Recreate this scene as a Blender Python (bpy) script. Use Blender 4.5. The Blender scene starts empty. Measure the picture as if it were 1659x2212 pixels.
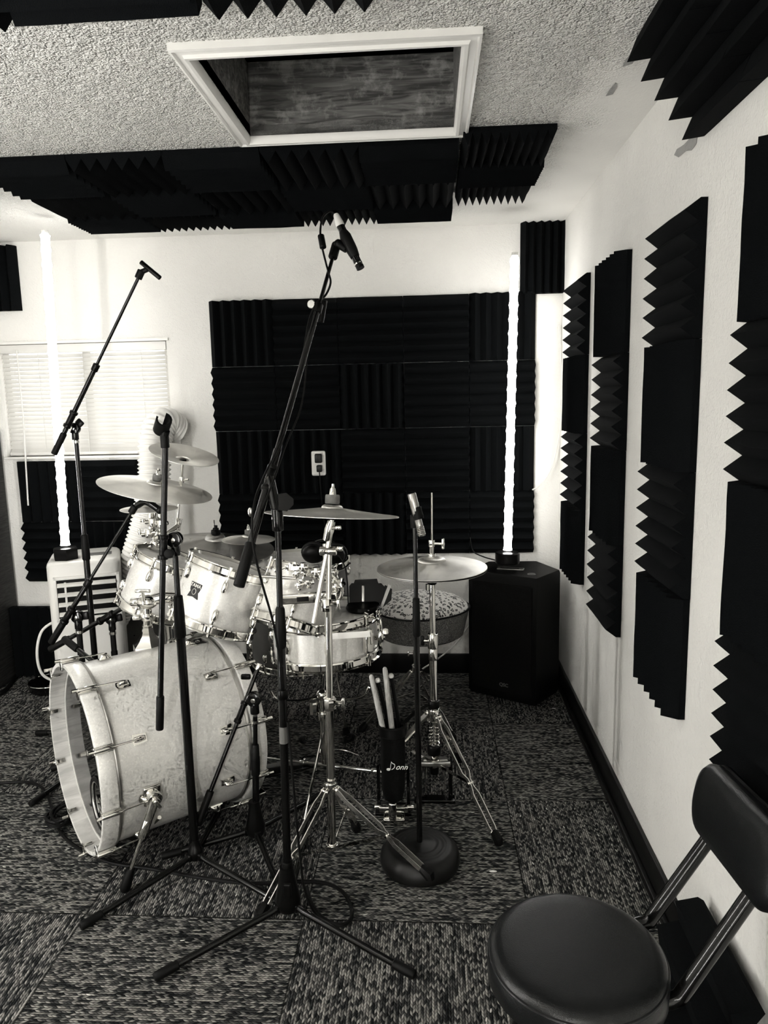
import bpy, bmesh, math, random
from mathutils import Vector, Matrix, noise as mnoise
V = Vector
random.seed(7)
sc = bpy.context.scene
COL = sc.collection
PI = math.pi
# ------------------------------------------------------------------ camera
CH, YAW, PIT, ROL, FPX = 1.375, -.0643, .1562, -.0216, 1576.7
cy_, sy_, cp_, sp_ = math.cos(YAW), math.sin(YAW), math.cos(PIT), math.sin(PIT)
FW = V((sy_*cp_, cy_*cp_, -sp_)); RT0 = V((cy_, -sy_, 0)); UP0 = RT0.cross(FW)
RT = math.cos(ROL)*RT0 + math.sin(ROL)*UP0; UP = -math.sin(ROL)*RT0 + math.cos(ROL)*UP0
CAMP = V((0, 0, CH))
cam = bpy.data.cameras.new('camera'); camo = bpy.data.objects.new('camera', cam); COL.objects.link(camo)
M = Matrix.Identity(4)
for i in range(3):
    M[i][0] = RT[i]; M[i][1] = UP[i]; M[i][2] = -FW[i]; M[i][3] = CAMP[i]
camo.matrix_world = M
cam.sensor_fit = 'VERTICAL'; cam.sensor_height = 36; cam.lens = 36*FPX/2212; cam.clip_start = .02
sc.camera = camo

def ray(u, v): return FW*FPX + RT*(u-829.5) - UP*(v-1106)
def ay(u, v, y): d = ray(u, v); return CAMP + d*(y/d.y)          # point at depth y that the photo shows at u, v
def az(u, v, z): d = ray(u, v); return CAMP + d*((z-CH)/d.z)
def ax(u, v, x): d = ray(u, v); return CAMP + d*(x/d.x)

# ------------------------------------------------------------------ room numbers (metres)
XR, YB, H = .6174, 3.5154, 2.14
XL, YF = -3.0, -2.2
T = .3048

# ------------------------------------------------------------------ materials
MT = {}
def newmat(name):
    m = bpy.data.materials.new(name); m.use_nodes = True; m.node_tree.nodes.clear()
    nt = m.node_tree; out = nt.nodes.new('ShaderNodeOutputMaterial'); MT[name] = m
    return m, nt, out
def N(nt, typ, ins=None, **kw):
    n = nt.nodes.new('ShaderNode'+typ)
    for k, v in kw.items(): setattr(n, k, v)
    for k, v in (ins or {}).items():
        s = n.inputs[k]
        if hasattr(v, 'is_output') and v.is_output: nt.links.new(v, s)
        else: s.default_value = v
    return n
def g3(g): return (g, g*.985, g*.94, 1)      # the photograph's slightly warm grey
def bsdf(nt, out, **k):
    b = N(nt, 'BsdfPrincipled', {a.replace('_', ' '): v for a, v in k.items()})
    nt.links.new(b.outputs[0], out.inputs[0]); return b
def simple(name, g, rough=.5, metal=0., spec=.5, coat=0., bump=None, bs=.1, col=None, var=0.):
    m, nt, out = newmat(name)
    c = col or g3(g)
    b = bsdf(nt, out, Base_Color=c, Roughness=rough, Metallic=metal)
    b.inputs['Specular IOR Level'].default_value = spec
    b.inputs['Coat Weight'].default_value = coat
    b.inputs['Coat Roughness'].default_value = .06
    tc = N(nt, 'TexCoord')
    if bump:
        n = N(nt, 'TexNoise', {'Vector': tc.outputs['Object'], 'Scale': bump, 'Detail': 3.})
        bp = N(nt, 'Bump', {'Height': n.outputs['Fac'], 'Strength': bs, 'Distance': .01})
        nt.links.new(bp.outputs[0], b.inputs['Normal'])
    if var:
        n = N(nt, 'TexNoise', {'Vector': tc.outputs['Object'], 'Scale': 40., 'Detail': 4.})
        r = N(nt, 'ValToRGB', {'Fac': n.outputs['Fac']})
        r.color_ramp.elements[0].position = .3; r.color_ramp.elements[1].position = .75
        r.color_ramp.elements[0].color = g3(max(g-var, .003)); r.color_ramp.elements[1].color = g3(g+var)
        nt.links.new(r.outputs[0], b.inputs['Base Color'])
    return m
simple('chrome', .78, .07, 1.)
simple('dark_chrome', .35, .14, 1.)
simple('satin_metal', .5, .32, 1.)
simple('strap_metal', .85, .24, 1.)
simple('black_metal', .0025, .13, 0., .4)
simple('black_plastic', .002, .3, 0., .18)
simple('rubber', .0026, .5, 0., .15)
simple('black_cloth', .004, .9, 0., .1, bump=300., bs=.3)
simple('white_plastic', .72, .35)
simple('white_trim', .80, .4, bump=30., bs=.03)
simple('white_tape', .7, .6)
simple('grey_plastic', .10, .5)
simple('paint_chip', .33, .8, bump=200., bs=.2)
simple('gloss_head', .006, .04, 0., .6)
simple('drum_head', .80, .35, var=.10)
simple('grey_head', .20, .4, var=.03)
simple('hose', .70, .42)
simple('speaker_black', .0022, .5, 0., .12, bump=500., bs=.2)
simple('dark_panel', .004, .35, 0., .2)
simple('grey_box', .085, .5, var=.01)
simple('black_base', .005, .42, 0., .3, bump=25., bs=.04)
simple('badge_black', .01, .3)
simple('badge_silver', .7, .3, .8)
simple('print_white', .8, .6)
simple('print_black', .01, .6)
simple('felt', .25, .95, bump=600., bs=.5, var=.08)
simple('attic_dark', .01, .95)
simple('dust', .5, .9)

def wall_mat(name, g, scale, strength, dist, fade=False):
    m, nt, out = newmat(name)
    b = bsdf(nt, out, Base_Color=g3(g), Roughness=.85)
    b.inputs['Specular IOR Level'].default_value = .15
    tc = N(nt, 'TexCoord'); mp = N(nt, 'Mapping', {'Vector': tc.outputs['Object']})
    n = N(nt, 'TexNoise', {'Vector': mp.outputs[0], 'Scale': scale, 'Detail': 2., 'Roughness': .55, 'Distortion': .6})
    r = N(nt, 'ValToRGB', {'Fac': n.outputs['Fac']})
    r.color_ramp.elements[0].position = .42; r.color_ramp.elements[1].position = .62
    n2 = N(nt, 'TexNoise', {'Vector': mp.outputs[0], 'Scale': scale*3.1, 'Detail': 1.})
    mx = N(nt, 'Math', {0: r.outputs[0], 1: n2.outputs['Fac']}, operation='MULTIPLY_ADD'); mx.inputs[2].default_value = 0
    ad = N(nt, 'Math', {0: mx.outputs[0], 1: n2.outputs['Fac']}, operation='ADD')
    bp = N(nt, 'Bump', {'Height': ad.outputs[0], 'Strength': strength, 'Distance': dist})
    nt.links.new(bp.outputs[0], b.inputs['Normal'])
    if fade:      # the texture was skimmed smooth along the side wall and thins out towards the back wall
        sx = N(nt, 'SeparateXYZ', {0: tc.outputs['Object']})
        nw = N(nt, 'TexNoise', {'Vector': tc.outputs['Object'], 'Scale': 6., 'Detail': 3.})
        wx = N(nt, 'Math', {0: nw.outputs['Fac'], 1: .18, 2: sx.outputs[0]}, operation='MULTIPLY_ADD')
        ma = N(nt, 'MapRange', {0: wx.outputs[0], 1: .46, 2: .60, 3: 1., 4: .06})
        mb_ = N(nt, 'MapRange', {0: sx.outputs[1], 1: 2.5, 2: 3.3, 3: 1., 4: .35})
        mm_ = N(nt, 'Math', {0: ma.outputs[0], 1: mb_.outputs[0]}, operation='MULTIPLY')
        m2_ = N(nt, 'Math', {0: mm_.outputs[0], 1: strength}, operation='MULTIPLY'); nt.links.new(m2_.outputs[0], bp.inputs['Strength'])
    # faint uneven paint
    n3 = N(nt, 'TexNoise', {'Vector': mp.outputs[0], 'Scale': 2.3, 'Detail': 2.})
    r3 = N(nt, 'ValToRGB', {'Fac': n3.outputs['Fac']})
    r3.color_ramp.elements[0].color = g3(g*.93); r3.color_ramp.elements[1].color = g3(g)
    r3.color_ramp.elements[0].position = .35; r3.color_ramp.elements[1].position = .6
    nt.links.new(r3.outputs[0], b.inputs['Base Color'])
wall_mat('plaster_wall', .80, 55, .30, .004)
wall_mat('plaster_ceiling', .86, 62, 1., .013, True)

# foam: near-black open cell foam
def foam_mat():
    m, nt, out = newmat('foam')
    b = bsdf(nt, out, Base_Color=(.0024, .0029, .0033, 1), Roughness=.95)
    b.inputs['Specular IOR Level'].default_value = .08
    b.inputs['Sheen Weight'].default_value = .0
    tc = N(nt, 'TexCoord')
    n = N(nt, 'TexNoise', {'Vector': tc.outputs['Object'], 'Scale': 380., 'Detail': 2.})
    bp = N(nt, 'Bump', {'Height': n.outputs['Fac'], 'Strength': .35, 'Distance': .003})
    nt.links.new(bp.outputs[0], b.inputs['Normal'])
foam_mat()

def carpet():
    m, nt, out = newmat('carpet_tiles')
    b = bsdf(nt, out, Roughness=.95); b.inputs['Specular IOR Level'].default_value = .08
    tc = N(nt, 'TexCoord'); sp = N(nt, 'SeparateXYZ', {0: tc.outputs['Object']})
    def mth(op, a, c=None, d=None):
        ins = {0: a}
        if c is not None: ins[1] = c
        if d is not None: ins[2] = d
        return N(nt, 'Math', ins, operation=op).outputs[0]
    X = mth('ADD', sp.outputs[0], 6.35); Y = mth('ADD', sp.outputs[1], 6.06)   # seams at x = .25, y = 1.74 (pitch .6)
    ix = mth('FLOOR', mth('DIVIDE', X, .6)); iy = mth('FLOOR', mth('DIVIDE', Y, .6))
    par = mth('MODULO', mth('ADD', mth('ADD', ix, iy), 1.), 2.)
    def mix(a, c): return mth('ADD', mth('MULTIPLY', a, mth('SUBTRACT', 1., par)), mth('MULTIPLY', c, par))
    U = mix(X, Y); W = mix(Y, X)
    wob = N(nt, 'TexNoise', {'Vector': tc.outputs['Object'], 'Scale': 9., 'Detail': 2.})
    W2 = mth('ADD', W, mth('MULTIPLY', wob.outputs['Fac'], .004))
    rowf = mth('DIVIDE', W2, .0062); row = mth('FLOOR', rowf)
    rn = N(nt, 'TexWhiteNoise', {'W': row}, noise_dimensions='1D')
    sgn = mth('SUBTRACT', mth('MULTIPLY', mth('MODULO', row, 2.), 2.), 1.)
    uf = mth('ADD', mth('ADD', mth('DIVIDE', U, .0105), mth('MULTIPLY', rn.outputs[0], 17.)), mth('MULTIPLY', mth('MULTIPLY', mth('FRACT', rowf), sgn), .75)); cell = mth('FLOOR', uf)
    cv = N(nt, 'CombineXYZ', {0: cell, 1: row, 2: mth('ADD', ix, mth('MULTIPLY', iy, 13.))})
    wn = N(nt, 'TexWhiteNoise', {'Vector': cv.outputs[0]}, noise_dimensions='3D')
    lon = N(nt, 'CombineXYZ', {0: mth('MULTIPLY', U, 5.), 1: mth('MULTIPLY', row, .9), 2: ix})
    strk = N(nt, 'TexNoise', {'Vector': lon.outputs[0], 'Scale': 1., 'Detail': 3.})
    # roundness of each loop
    fr = mth('SUBTRACT', mth('FRACT', rowf), .5); fu = mth('SUBTRACT', mth('FRACT', uf), .5)
    rr = mth('ADD', mth('MULTIPLY', mth('MULTIPLY', fr, fr), 4.), mth('MULTIPLY', mth('MULTIPLY', fu, fu), 2.6))
    bulge = mth('MAXIMUM', mth('SUBTRACT', 1., rr), 0.)
    val = mth('ADD', mth('MULTIPLY', wn.outputs[0], .42), mth('MULTIPLY', strk.outputs['Fac'], .80))
    r = N(nt, 'ValToRGB', {'Fac': val})
    e = r.color_ramp.elements; e[0].position = .40; e[0].color = (.010, .011, .012, 1); e[1].position = .82; e[1].color = (.34, .33, .305, 1)
    k = e.new(.56); k.color = (.055, .056, .055, 1)
    mm = N(nt, 'MixRGB', {0: 1., 1: r.outputs[0]}, blend_type='MULTIPLY')
    cb = N(nt, 'CombineXYZ'); 
    bb = mth('ADD', mth('MULTIPLY', bulge, .8), .35)
    for q in range(3): nt.links.new(bb, cb.inputs[q])
    nt.links.new(cb.outputs[0], mm.inputs[2])
    # seams
    def edge(S):
        f = mth('FRACT', mth('DIVIDE', S, .6)); return mth('MINIMUM', f, mth('SUBTRACT', 1., f))
    ed = mth('MINIMUM', edge(X), edge(Y)); sm = mth('GREATER_THAN', ed, .004)
    sv = N(nt, 'CombineXYZ'); s2 = mth('ADD', mth('MULTIPLY', sm, .75), .25)
    for q in range(3): nt.links.new(s2, sv.inputs[q])
    m3 = N(nt, 'MixRGB', {0: 1., 1: mm.outputs[0], 2: sv.outputs[0]}, blend_type='MULTIPLY')
    nt.links.new(m3.outputs[0], b.inputs['Base Color'])
    wn2 = N(nt, 'TexWhiteNoise', {'Vector': cv.outputs[0], 'W': 3.7}, noise_dimensions='4D')
    spk = mth('MULTIPLY', mth('GREATER_THAN', wn2.outputs[0], .9972), mth('GREATER_THAN', bulge, .35))
    m4 = N(nt, 'MixRGB', {0: spk, 1: m3.outputs[0], 2: (.6, .59, .55, 1)}); nt.links.new(m4.outputs[0], b.inputs['Base Color'])
    hh = mth('MULTIPLY', mth('ADD', bulge, mth('MULTIPLY', wn.outputs[0], .6)), sm)
    bp = N(nt, 'Bump', {'Height': hh, 'Strength': .8, 'Distance': .003})
    nt.links.new(bp.outputs[0], b.inputs['Normal'])
carpet()

def sparkle(name, g, amp, sc_=260., rough=.3):
    m, nt, out = newmat(name)
    b = bsdf(nt, out, Roughness=rough); b.inputs['Coat Weight'].default_value = .35; b.inputs['Coat Roughness'].default_value = .12
    tc = N(nt, 'TexCoord')
    v = N(nt, 'TexVoronoi', {'Vector': tc.outputs['Object'], 'Scale': sc_})
    s = N(nt, 'SeparateXYZ', {0: v.outputs['Color']})
    r = N(nt, 'ValToRGB', {'Fac': s.outputs[0]})
    r.color_ramp.elements[0].color = g3(g-amp*.5); r.color_ramp.elements[1].color = g3(g+amp*.5)
    k = r.color_ramp.elements.new(.85); k.color = g3(g); 
    nt.links.new(r.outputs[0], b.inputs['Base Color'])
    mr = N(nt, 'MapRange', {0: s.outputs[1], 1: .75, 2: 1., 3: .15, 4: .75}); nt.links.new(mr.outputs[0], b.inputs['Metallic'])
    bp = N(nt, 'Bump', {'Height': s.outputs[2], 'Strength': .12, 'Distance': .002}); nt.links.new(bp.outputs[0], b.inputs['Normal'])
sparkle('white_sparkle', .78, .16)
sparkle('grey_sparkle', .20, .3, 330., .4)

def wood(name, c0, c1, scl, axis_scale, rough=.6, knots=False):
    m, nt, out = newmat(name)
    b = bsdf(nt, out, Roughness=rough); b.inputs['Specular IOR Level'].default_value = .3
    tc = N(nt, 'TexCoord'); mp = N(nt, 'Mapping', {'Vector': tc.outputs['Object'], 'Scale': axis_scale})
    n = N(nt, 'TexNoise', {'Vector': mp.outputs[0], 'Scale': scl, 'Detail': 6., 'Distortion': 1.4})
    r = N(nt, 'ValToRGB', {'Fac': n.outputs['Fac']})
    r.color_ramp.elements[0].position = .38; r.color_ramp.elements[1].position = .68
    r.color_ramp.elements[0].color = g3(c0); r.color_ramp.elements[1].color = g3(c1)
    if knots:
        n2 = N(nt, 'TexNoise', {'Vector': tc.outputs['Object'], 'Scale': 14., 'Detail': 8., 'Roughness': .7})
        r2 = N(nt, 'ValToRGB', {'Fac': n2.outputs['Fac']}); r2.color_ramp.elements[0].position = .52; r2.color_ramp.elements[1].position = .64
        r2.color_ramp.elements[0].color = (0, 0, 0, 1); r2.color_ramp.elements[1].color = g3(c1*.9)
        a = N(nt, 'MixRGB', {0: .8, 1: r.outputs[0], 2: r2.outputs[0]}, blend_type='ADD'); nt.links.new(a.outputs[0], b.inputs['Base Color'])
    else: nt.links.new(r.outputs[0], b.inputs['Base Color'])
wood('hatch_wood', .05, .20, 7., (1, 6, 9), .7, True)
wood('hoop_wood', .42, .62, 6., (1, 1, 8))
wood('stick_wood', .30, .55, 20., (6, 6, 1))
wood('ribbed_dark', .004, .05, 12., (1, 1, 22))

def cymbal_mat(name, g, rough):
    m, nt, out = newmat(name)
    b = bsdf(nt, out, Base_Color=g3(g), Roughness=rough, Metallic=1.)
    b.inputs['Anisotropic'].default_value = .85
    tc = N(nt, 'TexCoord'); sp = N(nt, 'SeparateXYZ', {0: tc.outputs['Object']})
    ln = N(nt, 'VectorMath', {0: tc.outputs['Object']}, operation='LENGTH')
    w = N(nt, 'TexNoise', {'W': ln.outputs['Value'], 'Scale': 900., 'Detail': 3.}, noise_dimensions='1D')
    bp = N(nt, 'Bump', {'Height': w.outputs['Fac'], 'Strength': .25, 'Distance': .0008}); nt.links.new(bp.outputs[0], b.inputs['Normal'])
    n = N(nt, 'TexNoise', {'Vector': tc.outputs['Object'], 'Scale': 14., 'Detail': 4.})
    r = N(nt, 'ValToRGB', {'Fac': n.outputs['Fac']}); r.color_ramp.elements[0].color = g3(g*.6); r.color_ramp.elements[1].color = g3(min(1, g*1.25))
    nt.links.new(r.outputs[0], b.inputs['Base Color'])
    tg = N(nt, 'Tangent', direction_type='RADIAL', axis='Z'); nt.links.new(tg.outputs[0], b.inputs['Tangent'])
cymbal_mat('cymbal_bright', .80, .38); cymbal_mat('cymbal_dark', .42, .38)

def leopard():
    m, nt, out = newmat('leopard_plush')
    b = bsdf(nt, out, Roughness=.9); b.inputs['Sheen Weight'].default_value = .2
    tc = N(nt, 'TexCoord')
    n = N(nt, 'TexNoise', {'Vector': tc.outputs['Object'], 'Scale': 55., 'Detail': 2.})
    mv = N(nt, 'MixRGB', {0: .022, 1: tc.outputs['Object'], 2: n.outputs['Color']}, blend_type='ADD')
    v = N(nt, 'TexVoronoi', {'Vector': mv.outputs[0], 'Scale': 58., 'Randomness': .8})
    n2 = N(nt, 'TexNoise', {'Vector': tc.outputs['Object'], 'Scale': 120., 'Detail': 1.})
    ad = N(nt, 'Math', {0: n2.outputs['Fac'], 1: .28, 2: v.outputs['Distance']}, operation='MULTIPLY_ADD')
    r = N(nt, 'ValToRGB', {'Fac': ad.outputs[0]}); e = r.color_ramp.elements
    r.color_ramp.interpolation = 'CONSTANT'
    e[0].position = 0; e[0].color = g3(.28); e[1].position = .56; e[1].color = g3(.62)
    k = e.new(.37); k.color = g3(.012)
    nt.links.new(r.outputs[0], b.inputs['Base Color'])
leopard()

def leather():
    m, nt, out = newmat('black_leather')
    b = bsdf(nt, out, Base_Color=(.0032, .0037, .0042, 1), Roughness=.29); b.inputs['Specular IOR Level'].default_value = .42
    tc = N(nt, 'TexCoord')
    v = N(nt, 'TexVoronoi', {'Vector': tc.outputs['Object'], 'Scale': 420.}, feature='DISTANCE_TO_EDGE')
    n = N(nt, 'TexNoise', {'Vector': tc.outputs['Object'], 'Scale': 22., 'Detail': 3.})
    ad = N(nt, 'Math', {0: n.outputs['Fac'], 1: .8, 2: v.outputs['Distance']}, operation='MULTIPLY_ADD')
    bp = N(nt, 'Bump', {'Height': ad.outputs[0], 'Strength': .22, 'Distance': .002}); nt.links.new(bp.outputs[0], b.inputs['Normal'])
leather()

def emis(name, col, s):
    m, nt, out = newmat(name)
    e = N(nt, 'Emission', {'Color': col, 'Strength': s}); nt.links.new(e.outputs[0], out.inputs[0]); return m
TUBE_E = 5.
emis('led_glow', (1, .985, .95, 1), TUBE_E)
emis('lamp_glow', (1, .985, .95, 1), 30.)

emis('uplight_glow', (1, .985, .95, 1), 70.)
def blind():
    m, nt, out = newmat('blind_slat')
    b = N(nt, 'BsdfPrincipled', {'Base Color': g3(.62), 'Roughness': .45})
    t = N(nt, 'BsdfTranslucent', {'Color': g3(.7)})
    mx = N(nt, 'MixShader', {0: .3, 1: b.outputs[0], 2: t.outputs[0]}); nt.links.new(mx.outputs[0], out.inputs[0])
blind()
def glass():
    m, nt, out = newmat('window_glass')
    tr = N(nt, 'BsdfTransparent'); gl = N(nt, 'BsdfGlossy', {'Roughness': .02})
    mx = N(nt, 'MixShader', {0: .06, 1: tr.outputs[0], 2: gl.outputs[0]}); nt.links.new(mx.outputs[0], out.inputs[0])
glass()

# ------------------------------------------------------------------ mesh helpers
ORG = {}
def frame(d):
    d = d.normalized(); a = V((0, 0, 1)) if abs(d.z) < .95 else V((1, 0, 0))
    x = a.cross(d).normalized(); return x, d.cross(x)
def basis(o, z, x=None):
    """4x4 whose z axis is z, at o"""
    z = V(z).normalized()
    if x is None: x, y = frame(z)
    else: x = V(x); x = (x - z*x.dot(z)).normalized(); y = z.cross(x)
    m = Matrix.Identity(4)
    for i in range(3): m[i][0] = x[i]; m[i][1] = y[i]; m[i][2] = z[i]; m[i][3] = o[i]
    return m
def tube(bm, pts, r, seg=12, cap=True, closed=False):
    pts = [V(p) for p in pts]; n = len(pts)
    rs = r if isinstance(r, (list, tuple)) else [r]*n
    rings = []; x = None
    for i, p in enumerate(pts):
        if closed: d = (pts[(i+1) % n]-pts[i-1])
        else: d = (pts[min(i+1, n-1)]-pts[max(i-1, 0)])
        d.normalize()
        if x is None: x, _ = frame(d)
        x = (x - d*x.dot(d)).normalized(); y = d.cross(x)
        rings.append([bm.verts.new(p + (x*math.cos(2*PI*k/seg) + y*math.sin(2*PI*k/seg))*rs[i]) for k in range(seg)])
    for i in range(n if closed else n-1):
        a, b = rings[i], rings[(i+1) % n]
        for k in range(seg):
            bm.faces.new((a[k], a[(k+1) % seg], b[(k+1) % seg], b[k]))
    if cap and not closed:
        bm.faces.new(rings[0][::-1]); bm.faces.new(rings[-1])
def cyl(bm, a, b, r, seg=16, bev=0.):
    a, b = V(a), V(b)
    if bev:
        d = (b-a).normalized(); tube(bm, [a, a+d*bev*.3, a+d*bev, b-d*bev, b-d*bev*.3, b], [r-bev, r-bev*.3, r, r, r-bev*.3, r-bev], seg)
    else: tube(bm, [a, b], r, seg)
def lathe(bm, prof, mat=None, seg=48, closed=False):
    mat = mat or Matrix.Identity(4); rings = []
    for (r, z) in prof:
        if r < 1e-6: rings.append([bm.verts.new(mat @ V((0, 0, z)))])
        else: rings.append([bm.verts.new(mat @ V((r*math.cos(2*PI*k/seg), r*math.sin(2*PI*k/seg), z))) for k in range(seg)])
    m = len(rings)
    for i in range(m if closed else m-1):
        a, b = rings[i], rings[(i+1) % m]
        for k in range(seg):
            q = [a[k % len(a)], a[(k+1) % len(a)], b[(k+1) % len(b)], b[k % len(b)]]
            u = []
            for t in q:
                if t not in u: u.append(t)
            if len(u) > 2: bm.faces.new(u)
def box(bm, c, s, mat=None, bev=0.):
    mat = mat or Matrix.Identity(4); c = V(c); vs = []
    t = bmesh.new(); bmesh.ops.create_cube(t, size=1.)
    for v in t.verts: v.co = V((v.co.x*s[0], v.co.y*s[1], v.co.z*s[2]))
    if bev: bmesh.ops.bevel(t, geom=t.edges[:], offset=bev, segments=3, affect='EDGES', profile=.5)
    mp = {v: bm.verts.new(mat @ (v.co + c)) for v in t.verts}
    for f in t.faces: bm.faces.new([mp[v] for v in f.verts])
    t.free()
def bx(bm, x0, x1, y0, y1, z0, z1, bev=0.):
    box(bm, ((x0+x1)/2, (y0+y1)/2, (z0+z1)/2), (x1-x0, y1-y0, z1-z0), None, bev)
def prism(bm, poly, z0, z1, mat=None):
    mat = mat or Matrix.Identity(4)
    a = [bm.verts.new(mat @ V((p[0], p[1], z0))) for p in poly]; b = [bm.verts.new(mat @ V((p[0], p[1], z1))) for p in poly]
    bm.faces.new(a[::-1]); bm.faces.new(b)
    for i in range(len(poly)):
        j = (i+1) % len(poly); bm.faces.new((a[i], a[j], b[j], b[i]))
def ball(bm, c, r, sq=(1, 1, 1), seg=16):
    t = bmesh.new(); bmesh.ops.create_uvsphere(t, u_segments=seg, v_segments=seg//2+2, radius=1.)
    mp = {v: bm.verts.new(V(c) + V((v.co.x*r*sq[0], v.co.y*r*sq[1], v.co.z*r*sq[2]))) for v in t.verts}
    for f in t.faces: bm.faces.new([mp[v] for v in f.verts])
    t.free()
def spline(pts, n=8):
    P = [V(p) for p in pts]; P = [P[0]*2-P[1]] + P + [P[-1]*2-P[-2]]; o = []
    for i in range(1, len(P)-2):
        for k in range(n):
            t = k/n; a, b, c, d = P[i-1], P[i], P[i+1], P[i+2]
            o.append(.5*((2*b) + (c-a)*t + (2*a-5*b+4*c-d)*t*t + (3*b-a-3*c+d)*t**3))
    o.append(P[-2]); return o

def mk(name, mat, parent=None, fn=None, org=None, sharp=35):
    """one mesh object; fn(bm) adds its shape in world coordinates"""
    bm = bmesh.new(); fn(bm)
    bmesh.ops.recalc_face_normals(bm, faces=bm.faces[:])
    o_ = ORG[parent.name] if parent else (V(org) if org is not None else V((0, 0, 0)))
    for v in bm.verts: v.co -= o_
    me = bpy.data.meshes.new(name); bm.to_mesh(me); bm.free()
    me.materials.append(MT[mat])
    me.polygons.foreach_set('use_smooth', [True]*len(me.polygons))
    me.set_sharp_from_angle(angle=math.radians(sharp))
    ob = bpy.data.objects.new(name, me); COL.objects.link(ob)
    if parent: ob.parent = parent
    else: ob.location = o_
    ORG[ob.name] = o_
    return ob
def tag(o, label, cat, group=None):
    o['label'] = label; o['category'] = cat
    if group: o['group'] = group
    return o
def thing(name, label, cat, loc, group=None):
    e = bpy.data.objects.new(name, None); COL.objects.link(e); e.location = V(loc); e.empty_display_size = .05
    ORG[e.name] = V(loc); return tag(e, label, cat, group)
def st(name, mat, fn, parent=None):
    o = mk(name, mat, parent, fn)
    if not parent: o['kind'] = 'structure'
    return o
def text(name, s, size, mat, parent, m4, depth=.0008, bold=False, shear=0.):
    cu = bpy.data.curves.new('t', 'FONT'); cu.body = s; cu.size = size; cu.extrude = depth; cu.align_x = 'CENTER'; cu.align_y = 'CENTER'; cu.shear = shear
    if bold: cu.offset = size*.02
    t = bpy.data.objects.new('t', cu); COL.objects.link(t); bpy.context.view_layer.update()
    me = bpy.data.meshes.new_from_object(t.evaluated_get(bpy.context.evaluated_depsgraph_get()))
    bpy.data.objects.remove(t); me.name = name; me.materials.clear(); me.materials.append(MT[mat])
    me.transform(m4); me.transform(Matrix.Translation(-ORG[parent.name]))
    ob = bpy.data.objects.new(name, me); COL.objects.link(ob); ob.parent = parent; ORG[ob.name] = ORG[parent.name]; return ob

# ------------------------------------------------------------------ room shell
st('floor', 'carpet_tiles', lambda b: bx(b, XL-.1, XR+.1, YF-.1, YB+.1, -.1, 0))
HX0, HX1, HY0, HY1 = -.515, .080, 1.725, 2.262      # hatch
def ceil(b):
    bx(b, XL-.1, HX0, YF-.1, YB+.1, H, H+.03); bx(b, HX1, XR+.1, YF-.1, YB+.1, H, H+.03)
    bx(b, HX0, HX1, YF-.1, HY0, H, H+.03); bx(b, HX0, HX1, HY1, YB+.1, H, H+.03)
st('ceiling', 'plaster_ceiling', ceil)
WX0, WX1, WZ0, WZ1 = -2.10, -1.255, 1.12, 1.665
def wb(b):
    bx(b, XL-.1, WX0, YB, YB+.12, 0, H); bx(b, WX1, XR+.1, YB, YB+.12, 0, H)
    bx(b, WX0, WX1, YB, YB+.12, 0, WZ0); bx(b, WX0, WX1, YB, YB+.12, WZ1, H)
st('wall_back', 'plaster_wall', wb)
st('wall_right', 'plaster_wall', lambda b: bx(b, XR, XR+.1, YF-.1, YB, 0, H))
st('wall_left', 'plaster_wall', lambda b: bx(b, XL-.1, XL, YF-.1, YB, 0, H))
st('wall_front', 'plaster_wall', lambda b: bx(b, XL, XR, YF-.1, YF, 0, H))
st('baseboard_back', 'dark_panel', lambda b: bx(b, WX0-.9, XR, YB-.014, YB, 0, .10, .003))
st('baseboard_right', 'dark_panel', lambda b: (bx(b, XR-.014, XR, YF, YB-.014, 0, .095, .003), bx(b, XR-.03, XR-.012, YF, YB-.014, 0, .02, .004)))
# hatch: casing, boards, attic
def casing(b):
    w, t = .042, .022
    prof = [(0, 0), (0, -t*.55), (.006, -t), (.014, -t), (.018, -t*.7), (.032, -t*.55), (.036, -t*.8), (w, -t*.7), (w, 0)]
    ring = []
    cs = [(HX0, HY0, -1, -1), (HX1, HY0, 1, -1), (HX1, HY1, 1, 1), (HX0, HY1, -1, 1)]
    for (x, y, sx, sy) in cs: ring.append([b.verts.new((x+sx*p, y+sy*p, H+q)) for p, q in prof])
    for i in range(4):
        a, c = ring[i], ring[(i+1) % 4]
        for k in range(len(prof)-1): b.faces.new((a[k], c[k], c[k+1], a[k+1]))
st('trim_1', 'white_trim', casing)
hz = H+.20
def hatch(b):
    bx(b, HX0-.03, HX1+.03, HY1, HY1+.03, H+.0, hz); bx(b, HX0-.03, HX1+.03, HY0-.03, HY0, H, hz)
    bx(b, HX0-.03, HX0, HY0, HY1, H, hz); bx(b, HX1, HX1+.03, HY0, HY1, H, hz)
st('ceiling_hatch_boards', 'hatch_wood', hatch)
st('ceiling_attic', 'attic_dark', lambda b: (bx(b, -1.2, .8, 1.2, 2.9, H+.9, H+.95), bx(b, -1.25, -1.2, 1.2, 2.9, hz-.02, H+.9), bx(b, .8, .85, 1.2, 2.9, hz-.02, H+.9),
   bx(b, -1.2, .8, 1.15, 1.2, hz-.02, H+.9), bx(b, -1.2, .8, 2.9, 2.95, hz-.02, H+.9), bx(b, -1.2, HX0-.03, 1.2, 2.9, hz-.03, hz-.01), bx(b, HX1+.03, .8, 1.2, 2.9, hz-.03, hz-.01), bx(b, HX0-.03, HX1+.03, 1.2, HY0-.03, hz-.03, hz-.01), bx(b, HX0-.03, HX1+.03, HY1+.03, 2.9, hz-.03, hz-.01)))
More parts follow.
